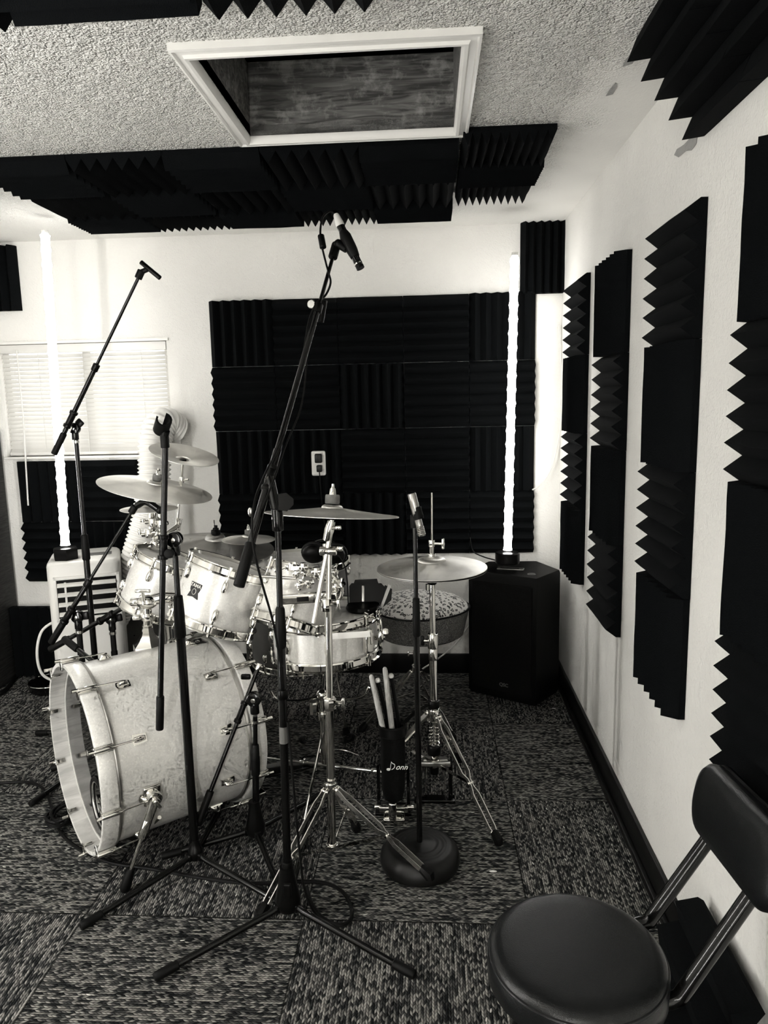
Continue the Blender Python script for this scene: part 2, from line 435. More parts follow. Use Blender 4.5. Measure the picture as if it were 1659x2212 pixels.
# bare plaster patches where paint came off
def patch(name, pts):
    def f(b):
        c = sum((V(p) for p in pts), V((0, 0, 0)))/len(pts)
        vs = [b.verts.new(p) for p in pts]; b.faces.new(vs)
    o = mk(name, 'paint_chip', None, f); o['kind'] = 'structure'
patch('wall_patch', [ax(u, v, XR-.0015) for u, v in ((1456, 335), (1462, 322), (1478, 312), (1490, 298), (1505, 290), (1504, 310), (1494, 325), (1482, 326), (1466, 340))])
patch('ceiling_patch', [az(u, v, H-.0015) for u, v in ((1344, 145), (1352, 128), (1366, 112), (1376, 122), (1366, 138))])
patch('ceiling_patch', [az(u, v, H-.0015) for u, v in ((1308, 208), (1318, 192), (1330, 178), (1334, 186), (1324, 204))])

# window with blinds
st('window_1', 'white_plastic', lambda b: (bx(b, WX0, WX1, YB+.05, YB+.09, WZ0, WZ0+.03), bx(b, WX0, WX1, YB+.05, YB+.09, WZ1-.03, WZ1), bx(b, WX0, WX0+.03, YB+.05, YB+.09, WZ0, WZ1), bx(b, WX1-.03, WX1, YB+.05, YB+.09, WZ0, WZ1), bx(b, (WX0+WX1)/2-.02, (WX0+WX1)/2+.02, YB+.05, YB+.09, WZ0, WZ1)))
w1 = bpy.data.objects['window_1']
st('pane', 'window_glass', lambda b: bx(b, WX0+.03, WX1-.03, YB+.068, YB+.072, WZ0+.03, WZ1-.03), w1)
st('window_sill', 'white_trim', lambda b: bx(b, WX0-.01, WX1+.01, YB-.02, YB+.05, WZ0-.012, WZ0, .003), w1)
st('window_frame', 'white_trim', lambda b: (bx(b, WX0-.006, WX1+.012, YB-.012, YB, WZ1, WZ1+.012),), w1)
bl = thing('window_blind', 'white slatted blind lowered over the bright window', 'blind', (WX0, YB, WZ1))
mk('head_rail', 'white_plastic', bl, lambda b: bx(b, WX0+.005, WX1-.005, YB+.002, YB+.04, WZ1-.042, WZ1-.002, .002))
nsl = 24
for k in range(nsl):
    z = WZ1-.056-k*(WZ1-WZ0-.085)/(nsl-1)
    def sl(b, z=z):
        a = math.radians(50 + random.uniform(-2.5, 2.5)); n = 14
        rows = []
        for i in range(n+1):
            x = WX0+.012+(WX1-WX0-.024)*i/n; dz = .0012*mnoise.noise(V((x*6, z*30, 3)))
            rows.append([b.verts.new((x, YB+.022 + s*math.cos(a)*.0125, z + dz + s*math.sin(a)*.0125 + c)) for s, c in ((-1, -.001), (0, .0015), (1, -.001))])
        for i in range(n):
            for j in range(2): b.faces.new((rows[i][j], rows[i+1][j], rows[i+1][j+1], rows[i][j+1]))
    mk('slat', 'blind_slat', bl, sl)
mk('bottom_rail', 'white_plastic', bl, lambda b: bx(b, WX0+.01, WX1-.01, YB+.008, YB+.034, WZ0+.004, WZ0+.02, .003))
for xx in (WX0+.20, WX0+.42, WX1-.13):
    mk('ladder_cord', 'white_tape', bl, lambda b, xx=xx: tube(b, [(xx, YB+.008, WZ1-.04), (xx, YB+.008, WZ0+.02)], .0012, 6))
mk('tilt_wand', 'white_plastic', bl, lambda b: tube(b, [ay(36, 757, YB-.01), ay(50, 900, YB-.02), ay(61, 1092, YB-.03)], .0042, 8))

# ------------------------------------------------------------------ acoustic foam
def foam(label, c, u, n, w=T, h=T, wedges=6, th=.050, base=.016, group=None, bow=0., mat='foam'):
    """tile centred at c on its surface; ridges run along u; n points into the room; w along the ridges, h across"""
    u, n = V(u).normalized(), V(n).normalized(); v = n.cross(u)
    w -= .0014; h -= .0014
    sd = random.uniform(0, 99); L = 10
    def f(b):
        rows = []
        for i in range(L+1):
            s = -w/2 + w*i/L; col = []
            for k in range(2*wedges+1):
                t = -h/2 + h*k/(2*wedges); pk = k % 2
                jt = .0022*mnoise.noise(V((s*13+sd, k*1.7, sd))) if 0 < k < 2*wedges else .001*mnoise.noise(V((s*9, k, sd)))
                z = (th if pk else base) + .0018*mnoise.noise(V((s*10, k*2.3+5, sd)))
                z += bow*(1-(2*s/w)**2)
                col.append(b.verts.new((s, t+jt, z)))
            col2 = [b.verts.new((s, h/2, .0005)), b.verts.new((s, -h/2, .0005))]
            rows.append(col+col2)
        m = len(rows[0])
        for i in range(L):
            for k in range(m):
                b.faces.new((rows[i][k], rows[i][(k+1) % m], rows[i+1][(k+1) % m], rows[i+1][k]))
        b.faces.new(rows[0]); b.faces.new(rows[-1][::-1])
    o = mk('mounted_foam_tile' if n.z < -.3 else 'acoustic_foam_tile', mat, None, f, (0, 0, 0), 20)
    m = Matrix.Identity(4)
    for i in range(3): m[i][0] = u[i]; m[i][1] = v[i]; m[i][2] = n[i]; m[i][3] = c[i]
    o.matrix_world = m
    return tag(o, label, 'acoustic foam', group)
UPZ, XX, YY = V((0, 0, 1)), V((1, 0, 0)), V((0, 1, 0))
rowsn = ['top row', 'second row', 'third row', 'bottom row']; coln = ['first', 'second', 'third', 'fourth', 'fifth']
pat = ['VHHHV', 'HHVHH', 'VVHHV', 'HHVHH']
G = 'foam tiles in the big block on the back wall'
FX0, FZ0 = -1.034, 1.838
for j in range(4):
    for i in range(5):
        ud = UPZ if pat[j][i] == 'V' else XX
        dsc = 'upright' if pat[j][i] == 'V' else 'level'
        foam(f'black tile with {dsc} ridges, {rowsn[j]}, {coln[i]} column of the back wall block', (FX0+(i+.5)*T*1.003, YB, FZ0-(j+.5)*T*1.003), ud, -YY, group=G)
G = 'foam tiles in the corners of the back wall'
foam('black tile with upright ridges high in the corner above the lit tube', (.530, YB, 1.985), UPZ, -YY, w=.315, h=.215, group=G)
foam('black tile high on the back wall above the window blind', (-2.09, YB, 1.972), UPZ, -YY, w=.30, h=.28, group=G)
G = 'foam tiles below the window'
foam('black tile with upright ridges under the window, beside the blind wand', (-1.895, YB, .945), UPZ, -YY, group=G)
foam('black tile with level ridges under the window, behind the air conditioner', (-1.89, YB, .638), XX, -YY, group=G)
foam('black tile with level ridges under the window, behind the air hose', (-1.588, YB, .945), XX, -YY, group=G)
foam('black tile with upright ridges under the window, behind the tall boom stand', (-1.583, YB, .638), UPZ, -YY, group=G)
foam('black tile standing on the floor at the foot of the dark cabinet', (-1.98, YB-.06, .19), UPZ, -YY, w=.36, h=.30, group='foam tiles standing on the floor')
# right wall: four columns of four
G = 'foam tiles on the long side wall'
cn = ['column beside the room corner', 'second column from the corner', 'third column from the corner', 'column beside the chair']
for ci, (yn, zt, pt, sc_) in enumerate([(2.915, 1.825, 'HVHV', 1.), (2.338, 1.80, 'VHVH', 1.), (1.728, 1.795, 'HVHV', 1.), (1.145, 1.800, 'VHVH', .985)]):
    for j in range(4):
        dsc = 'upright' if pt[j] == 'V' else 'level'
        foam(f'black tile with {dsc} ridges, {rowsn[j]}, {cn[ci]}', (XR, yn+T/2+random.uniform(-.003, .003), zt-(j+.5)*T*sc_), UPZ if pt[j] == 'V' else YY, -XX, group=G)
# corner tile bridging ceiling and side wall
pa, pb = V((.455, 1.80, H)), V((XR, 1.76, 1.925))
dd = (pb-pa); dd.y = 0; dd.normalize(); nn = V((dd.z, 0, -dd.x)); nn = nn if nn.x < 0 else -nn
c0 = V(((pa.x+pb.x)/2, 1.775-T/2, (pa.z+pb.z)/2))-nn*.028
foam('black tile wedged across the corner of ceiling and side wall', c0, YY, nn, h=.262, wedges=5, th=.066, base=.022, group='foam tiles up in the corner')
foam('black tile across the same corner, farther from the back wall', c0-V((0, T, 0)), YY, nn, h=.262, wedges=5, th=.066, base=.022, group='foam tiles up in the corner')
# tile leaning on the floor by the chair
lo, hi = V((.44, 1.33, .012)), V((XR-.02, 1.33, .25))
dv = (hi-lo).normalized(); nl = V((-dv.z, 0, dv.x))
foam('black tile leaning against the side wall behind the chair seat', (lo+hi)/2+V((0, .03, 0)), YY, nl, h=.29, wedges=4, group='foam tiles standing on the floor')
# ceiling
DN = -UPZ; G = 'foam tiles on the ceiling in front of the hatch'
xc = [.0995, -.205, -.51, -.815, -1.12, -1.425]
cc = ['second column', 'third column', 'fourth column', 'fifth column', 'sixth column']
r1, r2, r3 = 'HVHVH', 'VHVHV', 'HVHVH'
for k in range(5):
    xm = xc[k]-T/2
    dsc = lambda q: 'crosswise' if q == 'H' else 'lengthwise'
    foam(f'black ceiling tile, {dsc(r1[k])} ridges, row at the hatch, {cc[k]} from the side wall', (xm, 2.345+T/2, H), XX if r1[k] == 'H' else YY, DN, group=G, th=.054)
    foam(f'black ceiling tile, {dsc(r2[k])} ridges, middle row, {cc[k]} from the side wall', (xm, 2.345+1.5*T, H), XX if r2[k] == 'H' else YY, DN, group=G, th=.054)
    foam(f'black ceiling tile, fine {dsc(r3[k])} ridges, last row, {cc[k]} from the side wall', (xm, 2.345+2*T+.11, H-.012), XX if r3[k] == 'H' else YY, DN, w=.22 if r3[k] == 'V' else T, h=T if r3[k] == 'V' else .22, wedges=10, th=.045, group=G)
for j, (q, nm) in enumerate((('V', 'at the hatch'), ('H', 'middle row'), ('V', 'last row'))):
    foam(f'black ceiling tile with ten fine ridges, {nm}, first column from the side wall', (.242, 2.265+.115+j*.232, H), XX if q == 'H' else YY, DN, w=.27 if q == 'H' else .228, h=.228 if q == 'H' else .27, wedges=10, th=.050, group=G)
G = 'foam tiles on the ceiling behind the hatch'
foam('black ceiling tile with crosswise ridges above the tall boom mic side', (-.603, 1.505-T/2, H), XX, DN, w=.36, group=G)
foam('black ceiling tile with lengthwise ridges centred before the hatch casing', (-.252, 1.50-T/2, H), YY, DN, h=.335, group=G)
foam('black ceiling tile with lengthwise ridges at the window end of that row', (-.94, 1.50-T/2, H), YY, DN, group=G)
# ------------------------------------------------------------------ lamps
def led(label, base, top, r, hexbase, glow='led_glow'):
    t = thing('light_tube', label, 'lamp', base)
    base, top = V(base), V(top)
    mk('lamp_base', 'black_plastic', t, lambda b: lathe(b, [(0, 0), (.052, 0), (.055, .004), (.055, .045), (.05, .05), (0, .05)], Matrix.Translation(base), 6 if hexbase else 32))
    n = 150; L = (top-base).length
    pts = [base+(top-base)*(.045+(1-.045)*i/n) for i in range(n+1)]
    rs = [r*(1+.22*max(0, math.cos(2*PI*i/n*L/.062))**2) for i in range(n+1)]; rs[-1] = r*.6
    mk('glowing_tube', glow, t, lambda b: tube(b, pts, rs, 12))
    mk('end_cap', 'white_plastic', t, lambda b: cyl(b, top, top+(top-base).normalized()*.012, r*.8))
    return t
LB0 = az(143, 1207, .70)
led('glowing LED tube lamp standing on the air conditioner', LB0, ay(97, 504, LB0.y), .0170, True)
led('glowing LED tube lamp standing on the black loudspeaker', ay(1096, 1216, 3.24), ay(1112, 552, 3.24), .0170, False)
led('LED tube lamp standing at the window side, beyond the bass drum front', V((-1.75, .95, 0)), V((-1.75, .95, 1.95)), .0155, False, 'lamp_glow')  # added fill light out of view, grazes the ceiling and lights the drum front
led('LED tube lamp standing behind the photographer', V((-.55, -1.3, 0)), V((-.55, -1.3, 1.95)), .0155, False, 'lamp_glow')  # second added fill light out of view, brightens the side wall
# unseen uplighter added as fill to brighten the ceiling
ul = thing('floor_lamp', 'floor lamp with upturned bowl shade behind the photographer', 'lamp', (-1.3, .45, 0))
LM = Matrix.Translation((-1.3, .45, 0))
mk('base', 'black_metal', ul, lambda b: lathe(b, [(0, 0), (.13, 0), (.13, .015), (.02, .03), (0, .03)], LM, 32))
mk('pole', 'black_metal', ul, lambda b: cyl(b, (-1.3, .45, .02), (-1.3, .45, 1.55), .012))
mk('bowl_shade', 'black_metal', ul, lambda b: lathe(b, [(.012, 1.53), (.08, 1.55), (.15, 1.62), (.155, 1.64), (.15, 1.64), (.076, 1.56), (.012, 1.545)], LM, 40, True))
mk('bulb_disc', 'uplight_glow', ul, lambda b: lathe(b, [(0, 1.60), (.11, 1.60)], LM, 32))
# ------------------------------------------------------------------ big things along the back wall
# loudspeaker
sp = thing('loudspeaker', 'tall black loudspeaker cabinet in the corner under the LED tube', 'loudspeaker', (.38, 3.2, 0))
A0, A1 = V((.170, 3.245, 0)), V((.452, 3.075, 0)); A2 = V((.578, 3.235, 0)); A4 = V((.272, 3.42, 0)); A3 = V((.50, 3.42, 0))
SH = .592
def spk(b):
    po = [A0, A1, A2, A3, A4]
    po = [(p.x, p.y) for p in po]
    c = (sum(p[0] for p in po)/5, sum(p[1] for p in po)/5)
    sh = lambda k: [(c[0]+(p[0]-c[0])*k, c[1]+(p[1]-c[1])*k) for p in po]
    rings = []
    for k, z in ((.95, .012), (1, .03), (1, SH-.012), (.975, SH)):
        rings.append([b.verts.new((x, y, z)) for x, y in sh(k)])
    for i in range(3):
        for k in range(5): b.faces.new((rings[i][k], rings[i][(k+1) % 5], rings[i+1][(k+1) % 5], rings[i+1][k]))
    b.faces.new(rings[0][::-1]); b.faces.new(rings[-1])
mk('cabinet', 'speaker_black', sp, spk, sharp=25)
fd = (A1-A0).normalized(); fn_ = V((fd.y, -fd.x, 0)); fn_ = fn_ if fn_.y < 0 else -fn_
fm = basis((A0+A1)/2 + V((0, 0, .30)) + fn_*.002, fn_, fd)
mk('grille', 'black_cloth', sp, lambda b: box(b, (0, 0, 0), (.29, .50, .012), fm, .004))
text('logo', 'QSC', .022, 'grey_plastic', sp, basis((A0+A1)/2+fd*.015+V((0, 0, .085))+fn_*.0085, fn_, fd), bold=True)
mk('handle', 'satin_metal', sp, lambda b: box(b, (0, 0, 0), (.12, .035, .004), basis(V((.36, 3.26, SH+.002)), UPZ, (1, -.25, 0)), .001))
mk('handle_recess', 'black_plastic', sp, lambda b: box(b, (0, 0, 0), (.085, .018, .004), basis(V((.355, 3.255, SH+.0035)), UPZ, (1, -.25, 0))))
mk('pole_socket', 'grey_plastic', sp, lambda b: lathe(b, [(0, .003), (.015, .003), (.018, 0)], Matrix.Translation((.44, 3.16, SH)), 20))
# air conditioner
ACX0, ACX1, ACY, ACZ = -1.63, -1.33, 2.94, .70
ac = thing('air_conditioner', 'white portable air conditioner with four louvres below the window', 'air conditioner', (-1.48, 3.1, 0))
def rrect(x0, x1, y0, y1, r, n=6):
    o = []
    for cx, cy, a0 in ((x1-r, y1-r, 0), (x0+r, y1-r, 90), (x0+r, y0+r, 180), (x1-r, y0+r, 270)):
        for i in range(n+1):
            a = math.radians(a0+90*i/n); o.append((cx+r*math.cos(a), cy+r*math.sin(a)))
    return o
def acb(b):
    rings = []
    for ins, z in ((.01, .02), (0, .035), (0, ACZ-.02), (.004, ACZ-.008), (.012, ACZ)):
        rings.append([b.verts.new((x, y, z)) for x, y in rrect(ACX0+ins, ACX1-ins, ACY+ins, ACY+.30-ins, .045)])
    m = len(rings[0])
    for i in range(4):
        for k in range(m): b.faces.new((rings[i][k], rings[i][(k+1) % m], rings[i+1][(k+1) % m], rings[i+1][k]))
    b.faces.new(rings[0][::-1]); b.faces.new(rings[-1])
mk('body', 'white_plastic', ac, acb, sharp=50)
gx0, gx1, gz0, gz1 = ACX0+.040, ACX1-.018, .455, .625
mk('vent_frame', 'white_plastic', ac, lambda b: (bx(b, gx0-.012, gx1+.012, ACY-.008, ACY+.01, gz1, gz1+.014, .003), bx(b, gx0-.012, gx1+.012, ACY-.008, ACY+.01, gz0-.014, gz0, .003), bx(b, gx0-.014, gx0, ACY-.008, ACY+.01, gz0-.014, gz1+.014, .003), bx(b, gx1, gx1+.014, ACY-.008, ACY+.01, gz0-.014, gz1+.014, .003)))
mk('vent_opening', 'black_plastic', ac, lambda b: bx(b, gx0, gx1, ACY-.003, ACY+.002, gz0, gz1))
for k in range(4):
    z = gz0+.020+k*.043
    mk('louvre', 'white_plastic', ac, lambda b, z=z: box(b, (0, 0, 0), (gx1-gx0-.004, .024, .005), basis(V(((gx0+gx1)/2, ACY-.014, z)), V((0, -.55, .83)), XX), .002))
mk('louvre_link', 'white_plastic', ac, lambda b: bx(b, gx0+.03, gx0+.038, ACY-.012, ACY-.006, gz0+.01, gz1-.01))
mk('control_panel', 'grey_plastic', ac, lambda b: box(b, (0, 0, 0), (.11, .06, .003), Matrix.Translation((-1.42, 3.08, ACZ+.001)), .001))
mk('power_cord', 'white_plastic', ac, lambda b: tube(b, spline([V((ACX0+.01, 3.05, .42)), V((ACX0-.05, 3.03, .38)), V((ACX0-.075, 3.02, .28)), V((ACX0-.06, 3.03, .18)), V((ACX0+.01, 3.06, .12))]), .006, 8))
ac.location = (-1.5675, 3.153, 0); ac.rotation_euler = (0, 0, math.radians(22))
hz_ = thing('exhaust_hose', 'white ribbed exhaust hose bending from window to air conditioner', 'hose', ay(330, 1280, 3.3))
def hose(b):
    P = [ay(378, 925, 3.46), ay(352, 915, 3.39), ay(335, 955, 3.34), ay(333, 1030, 3.31), ay(322, 1110, 3.29), ay(303, 1185, 3.27), ay(285, 1245, 3.28), ay(262, 1300, 3.30), ay(235, 1350, 3.30)]
    c = spline(P, 24); Ls = [0]
    for i in range(1, len(c)): Ls.append(Ls[-1]+(c[i]-c[i-1]).length)
    tot = Ls[-1]; n = int(tot/.003); pts = []; rs = []; j = 0
    for i in range(n+1):
        s = tot*i/n
        while j < len(c)-2 and Ls[j+1] < s: j += 1
        t = (s-Ls[j])/max(1e-6, Ls[j+1]-Ls[j]); pts.append(c[j].lerp(c[j+1], t)); rs.append(.071+.0056*math.cos(2*PI*s/.0195))
    tube(b, pts, rs, 28)
mk('ribbed_tube', 'hose', hz_, hose, sharp=80)
mk('window_adapter', 'white_plastic', hz_, lambda b: bx(b, WX1-.13, WX1+.045, YB-.03, YB-.004, 1.10, 1.30, .008))
# grey box behind the drums
gb = ay(262, 1290, 3.38); gb2 = ay(352, 1290, 3.38)
gx = thing('steel_box', 'plain dark grey cabinet behind the rack toms, beside the air conditioner', 'cabinet', (gb.x, 3.4, 0))
mk('body', 'grey_box', gx, lambda b: bx(b, gb.x, gb2.x, 3.38, 3.495, 0, .56, .004))
mk('screw', 'black_plastic', gx, lambda b: ball(b, ay(290, 1373, 3.38), .004))
# dark ribbed cabinet at the frame edge
dk = thing('dark_cabinet', 'dark cabinet with ribbed front standing below the window edge', 'cabinet', (-2.35, 3.3, 0))
mk('body', 'ribbed_dark', dk, lambda b: bx(b, -2.70, -2.118, 3.20, 3.50, 0, 1.26, .004))
mk('edge_strip', 'black_metal', dk, lambda b: bx(b, -2.130, -2.112, 3.19, 3.205, .0, 1.26, .002))
# round base of a stand beside the air conditioner
rbt = thing('round_stand_base', 'flat black round base with bright rim, beside the air conditioner', 'stand', (-1.86, 3.28, 0))
mk('disc', 'black_metal', rbt, lambda b: lathe(b, [(0, .030), (.07, .030), (.092, .044), (.098, .044), (.095, .01), (.085, 0), (0, 0)], Matrix.Translation((-1.86, 3.28, 0)), 48))
mk('rim', 'chrome', rbt, lambda b: tube(b, [V((-1.86+.097*math.cos(a), 3.28+.097*math.sin(a), .045)) for a in [2*PI*i/48 for i in range(48)]], .0028, 8, closed=True))
# outlet
ou = ay(688, 1001, 3.455)
ot = thing('wall_outlet', 'light power outlet box with two plugs on the black foam', 'outlet', ou)
mk('plate', 'white_tape', ot, lambda b: box(b, (0, 0, 0), (.066, .118, .03), basis(ou+V((0, .005, 0)), -YY, XX), .008))
for q, (u, v, s) in enumerate(((688, 990, .034), (690, 1012, .026))):
    mk('plug', 'black_plastic', ot, lambda b, u=u, v=v, s=s: box(b, (0, 0, 0), (s, s*1.25, .03), basis(ay(u, v, 3.43), -YY, XX), .005))
oc = mk('outlet_cord', 'black_plastic', None, lambda b: tube(b, spline([ay(690, 1020, 3.425), ay(693, 1060, 3.44), ay(697, 1110, 3.455), ay(703, 1170, 3.455), ay(690, 1300, 3.40), ay(660, 1440, 3.45)]), .0028, 6), ay(690, 1020, 3.44))
tag(oc, 'thin black cord hanging from the plug down the black foam', 'cord')
# cords
def cord(name, label, pts, r, mat='rubber', cat='cable', n=8):
    o = mk(name, mat, None, lambda b: tube(b, spline(pts, n), r, 8), pts[0]); return tag(o, label, cat)
cord('white_cable', 'thin white wire drooping from the room corner to the foam block', [ay(1207, 700, 3.50), ay(1213, 800, 3.50), ay(1213, 900, 3.50), ay(1195, 1000, 3.49), ay(1170, 1045, 3.48), ay(1150, 1058, 3.46)], .003, 'white_plastic')
cord('lamp_cord', 'thin black cord running from the foam block to the tube lamp base', [ay(1015, 1160, 3.46), ay(1022, 1190, 3.45), ay(1045, 1203, 3.44), ay(1075, 1212, 3.40), ay(1085, 1222, 3.35)], .003)
cord('white_cable', 'two pale wires sloping down from the loudspeaker to the floor', [ay(1012, 1352, 3.40), ay(985, 1390, 3.40), ay(950, 1420, 3.41), ay(905, 1450, 3.36)], .004, 'white_plastic')
zf = .008
cord('black_cable', 'long black cable snaking over the carpet past the bass drum', [az(-60, 1700, zf), az(0, 1692, zf), az(60, 1690, zf), az(95, 1705, zf), az(112, 1745, zf), az(125, 1790, zf), az(165, 1830, zf), az(235, 1862, zf), az(330, 1877, zf), az(430, 1895, zf), az(540, 1908, zf), az(640, 1904, zf)] + [az(700, 1907, zf), az(738, 1925, zf), az(757, 1955, zf), az(758, 1985, zf), az(735, 1998, zf), az(700, 1985, zf), az(675, 1955, zf), az(662, 1915, .03)], .0055)
def coil(b):
    c = az(140, 1765, .012); pts = []
    for i in range(90):
        a = 2*PI*i/22; rr = .055+.012*math.sin(i*.37); pts.append(c + V((rr*math.cos(a)*.8, rr*math.sin(a)*1.15, .008+.0035*(i/22)+.004*math.sin(i*.9))))
    tube(b, pts, .0052, 8)
tag(mk('cable_coil', 'rubber', None, coil, az(140, 1765, 0)), 'small coil of black cable tucked beside the bass drum hoop', 'cable')
cord('black_cable', 'thick black cable on the carpet at the foot of the dark cabinet', [az(-30, 1500, .012), az(5, 1496, .012), az(32, 1462, .012), az(36, 1440, .012), az(20, 1425, .02)], .011)

# ------------------------------------------------------------------ drums
def drum(name, label, c, axis, R, D, nl, phase=0., hoop=.011, lug_style='tall', shell='white_sparkle', top='drum_head', bot='grey_head', xdir=(1, 0, 0), group=None):
    """c = centre of the shell, axis = direction of the top head"""
    m = basis(V(c), axis, xdir); t = thing(name, label, 'drum', V(c), group)
    mk('shell', shell, t, lambda b: lathe(b, [(R, -D/2), (R, D/2), (R-.006, D/2), (R-.006, -D/2)], m, 64, True))
    for nm, z, s, hm in (('batter_head', D/2+.004, 1, top), ('resonant_head', -D/2-.004, -1, bot)):
        mk(nm, hm, t, lambda b, z=z, s=s: lathe(b, [(0, z+.001*s), (R-.006, z+.001*s), (R+.002, z-.002*s), (R+.002, z-.006*s)], m, 64))
    for nm, z, s in (('top_hoop', D/2, 1), ('bottom_hoop', -D/2, -1)):
        h = mk(nm, 'chrome', t, lambda b, z=z, s=s: lathe(b, [(R+.003, z-.014*s), (R+hoop, z-.014*s), (R+hoop+.001, z-.010*s), (R+.006, z-.008*s), (R+.006, z+.010*s), (R+hoop-.002, z+.014*s), (R+hoop-.003, z+.017*s), (R+.002, z+.016*s), (R+.002, z-.008*s)], m, 72, True))
    for k in range(nl):
        a = phase+2*PI*k/nl; d = V((math.cos(a), math.sin(a), 0)); tn = V((-d.y, d.x, 0))
        for s in ((1, -1) if lug_style != 'long' else (0,)):
            def lug(b, s=s, d=d, tn=tn):
                zc = s*(D/2-.047); L = .022 if s else D/2-.035
                mm = m @ basis(d*(R+.008)+V((0, 0, zc)), V((0, 0, 1)), d)
                w = .0105
                pr = []
                for q in range(9):
                    tt = -1+2*q/8; k2 = math.sqrt(max(0., 1-abs(tt)**3)); pr.append((tt*L, .004+k2))
                rings = []
                for z, kk in pr:
                    ring = []
                    for j in range(10):
                        aa = PI*j/9-PI/2; ring.append(b.verts.new(mm @ V((-.008+math.cos(aa)*.016*min(1, kk), math.sin(aa)*w*min(1, kk), z))))
                    rings.append(ring)
                for i in range(8):
                    for j in range(9): b.faces.new((rings[i][j], rings[i][j+1], rings[i+1][j+1], rings[i+1][j]))
                    b.faces.new((rings[i][9], rings[i][0], rings[i+1][0], rings[i+1][9]))
                b.faces.new(rings[0][::-1]); b.faces.new(rings[-1])
            lo = mk('lug', 'chrome', t, lug)
            def rod(b, s=s, d=d, qq=0):
                for q in (qq,):
                    p0 = m @ (d*(R+.010)+V((0, 0, q*(D/2-.030)))); p1 = m @ (d*(R+.010)+V((0, 0, q*(D/2+.012))))
                    cyl(b, p0, p1, .0028, 8); dd = (p1-p0).normalized(); cyl(b, p1, p1+dd*.010, .0055, 8)
                    cyl(b, m @ (d*(R+.010)+V((0, 0, q*(D/2-.018)))), m @ (d*(R+.010)+V((0, 0, q*(D/2-.012)))), .008, 10)
            for q0 in ((s,) if s else (1, -1)): mk('tension_rod', 'chrome', lo, lambda b, f=rod, q0=q0: f(b, qq=q0))
    return t, m
def badge(t, m, R, a, z, s, word='TAMA'):
    d = V((math.cos(a), math.sin(a), 0)); tn = V((-d.y, d.x, 0))
    mm = m @ basis(d*(R+.0012)+V((0, 0, z)), d, tn)
    def pl(b):
        prism(b, [(-s*.44, s*.5), (s*.44, s*.5), (s*.36, 0), (s*.30, -s*.1), (s*.44, -s*.5), (0, -s*.42), (-s*.44, -s*.5), (-s*.30, -s*.1), (-s*.36, 0)], -.002, .0008, mm)
    p = mk('badge', 'badge_black', t, pl)
    text('logo', word, s*.32, 'badge_silver', p, mm @ Matrix.Translation((0, s*.32, .001)), .0005, True)
    mk('badge_ring', 'badge_silver', p, lambda b: tube(b, [mm @ V((s*.15*math.cos(q*PI/10), -s*.08+s*.19*math.sin(q*PI/10), .0012)) for q in range(20)], .0009, 6, closed=True))

# --- bass drum
DRN = V((.0, .0, 0))       # drummer direction helper
ANG = math.radians(40.5); AXR = V((math.cos(ANG), math.sin(ANG), 0))      # front -> rear
CF = V((-1.090, 2.010, .314)); BR = .278; BL = .505
m = basis(CF, AXR, UPZ)            # z runs front -> rear, x up, y = z cross x
bd = thing('bass_drum', 'large white sparkle bass drum lying on its side, glossy black front', 'drum', (-.9, 2.2, 0))
ORG['bass_drum'] = V((-.9, 2.2, 0))
mk('shell', 'white_sparkle', bd, lambda b: lathe(b, [(BR-.004, .045), (BR-.004, BL-.045), (BR-.012, BL-.045), (BR-.012, .045)], m, 96, True))
def hoop_(z0, z1):
    return lambda b: lathe(b, [(BR+.011, z0+.001), (BR+.012, z0+.003), (BR+.012, z1-.003), (BR+.011, z1)], m, 96)
def hoopi(z0, z1):
    return lambda b: lathe(b, [(BR+.011, z1), (BR, z1), (BR, z0+.001), (BR+.002, z0), (BR+.010, z0), (BR+.011, z0+.001)], m, 96)
for z0, z1 in ((0, .046), (BL-.046, BL)):
    h = mk('hoop', 'white_sparkle', bd, hoop_(z0, z1)); mk('hoop_inside', 'hoop_wood', h, hoopi(z0, z1))
for z in (.052, BL-.052):
    mk('flesh_hoop', 'satin_metal', bd, lambda b, z=z: lathe(b, [(BR-.004, z-.006), (BR+.004, z-.006), (BR+.006, z), (BR+.004, z+.006), (BR-.004, z+.006)], m, 96, True))
mk('front_head', 'gloss_head', bd, lambda b: lathe(b, [(0, .047), (BR, .047)], m, 96))
mk('batter_head', 'drum_head', bd, lambda b: lathe(b, [(0, BL-.046), (BR, BL-.046)], m, 96))
pc = m @ V((-.135, .075, .044))
mpt = basis(pc, -AXR, UPZ)
mk('port_ring', 'rubber', bd, lambda b: lathe(b, [(.068, 0), (.070, .004), (.082, .004), (.084, 0)], mpt, 48, True))
mk('port_rim', 'satin_metal', bd, lambda b: lathe(b, [(.0655, .0005), (.0665, .0035), (.069, .0035), (.0695, .0005)], mpt, 48, True))
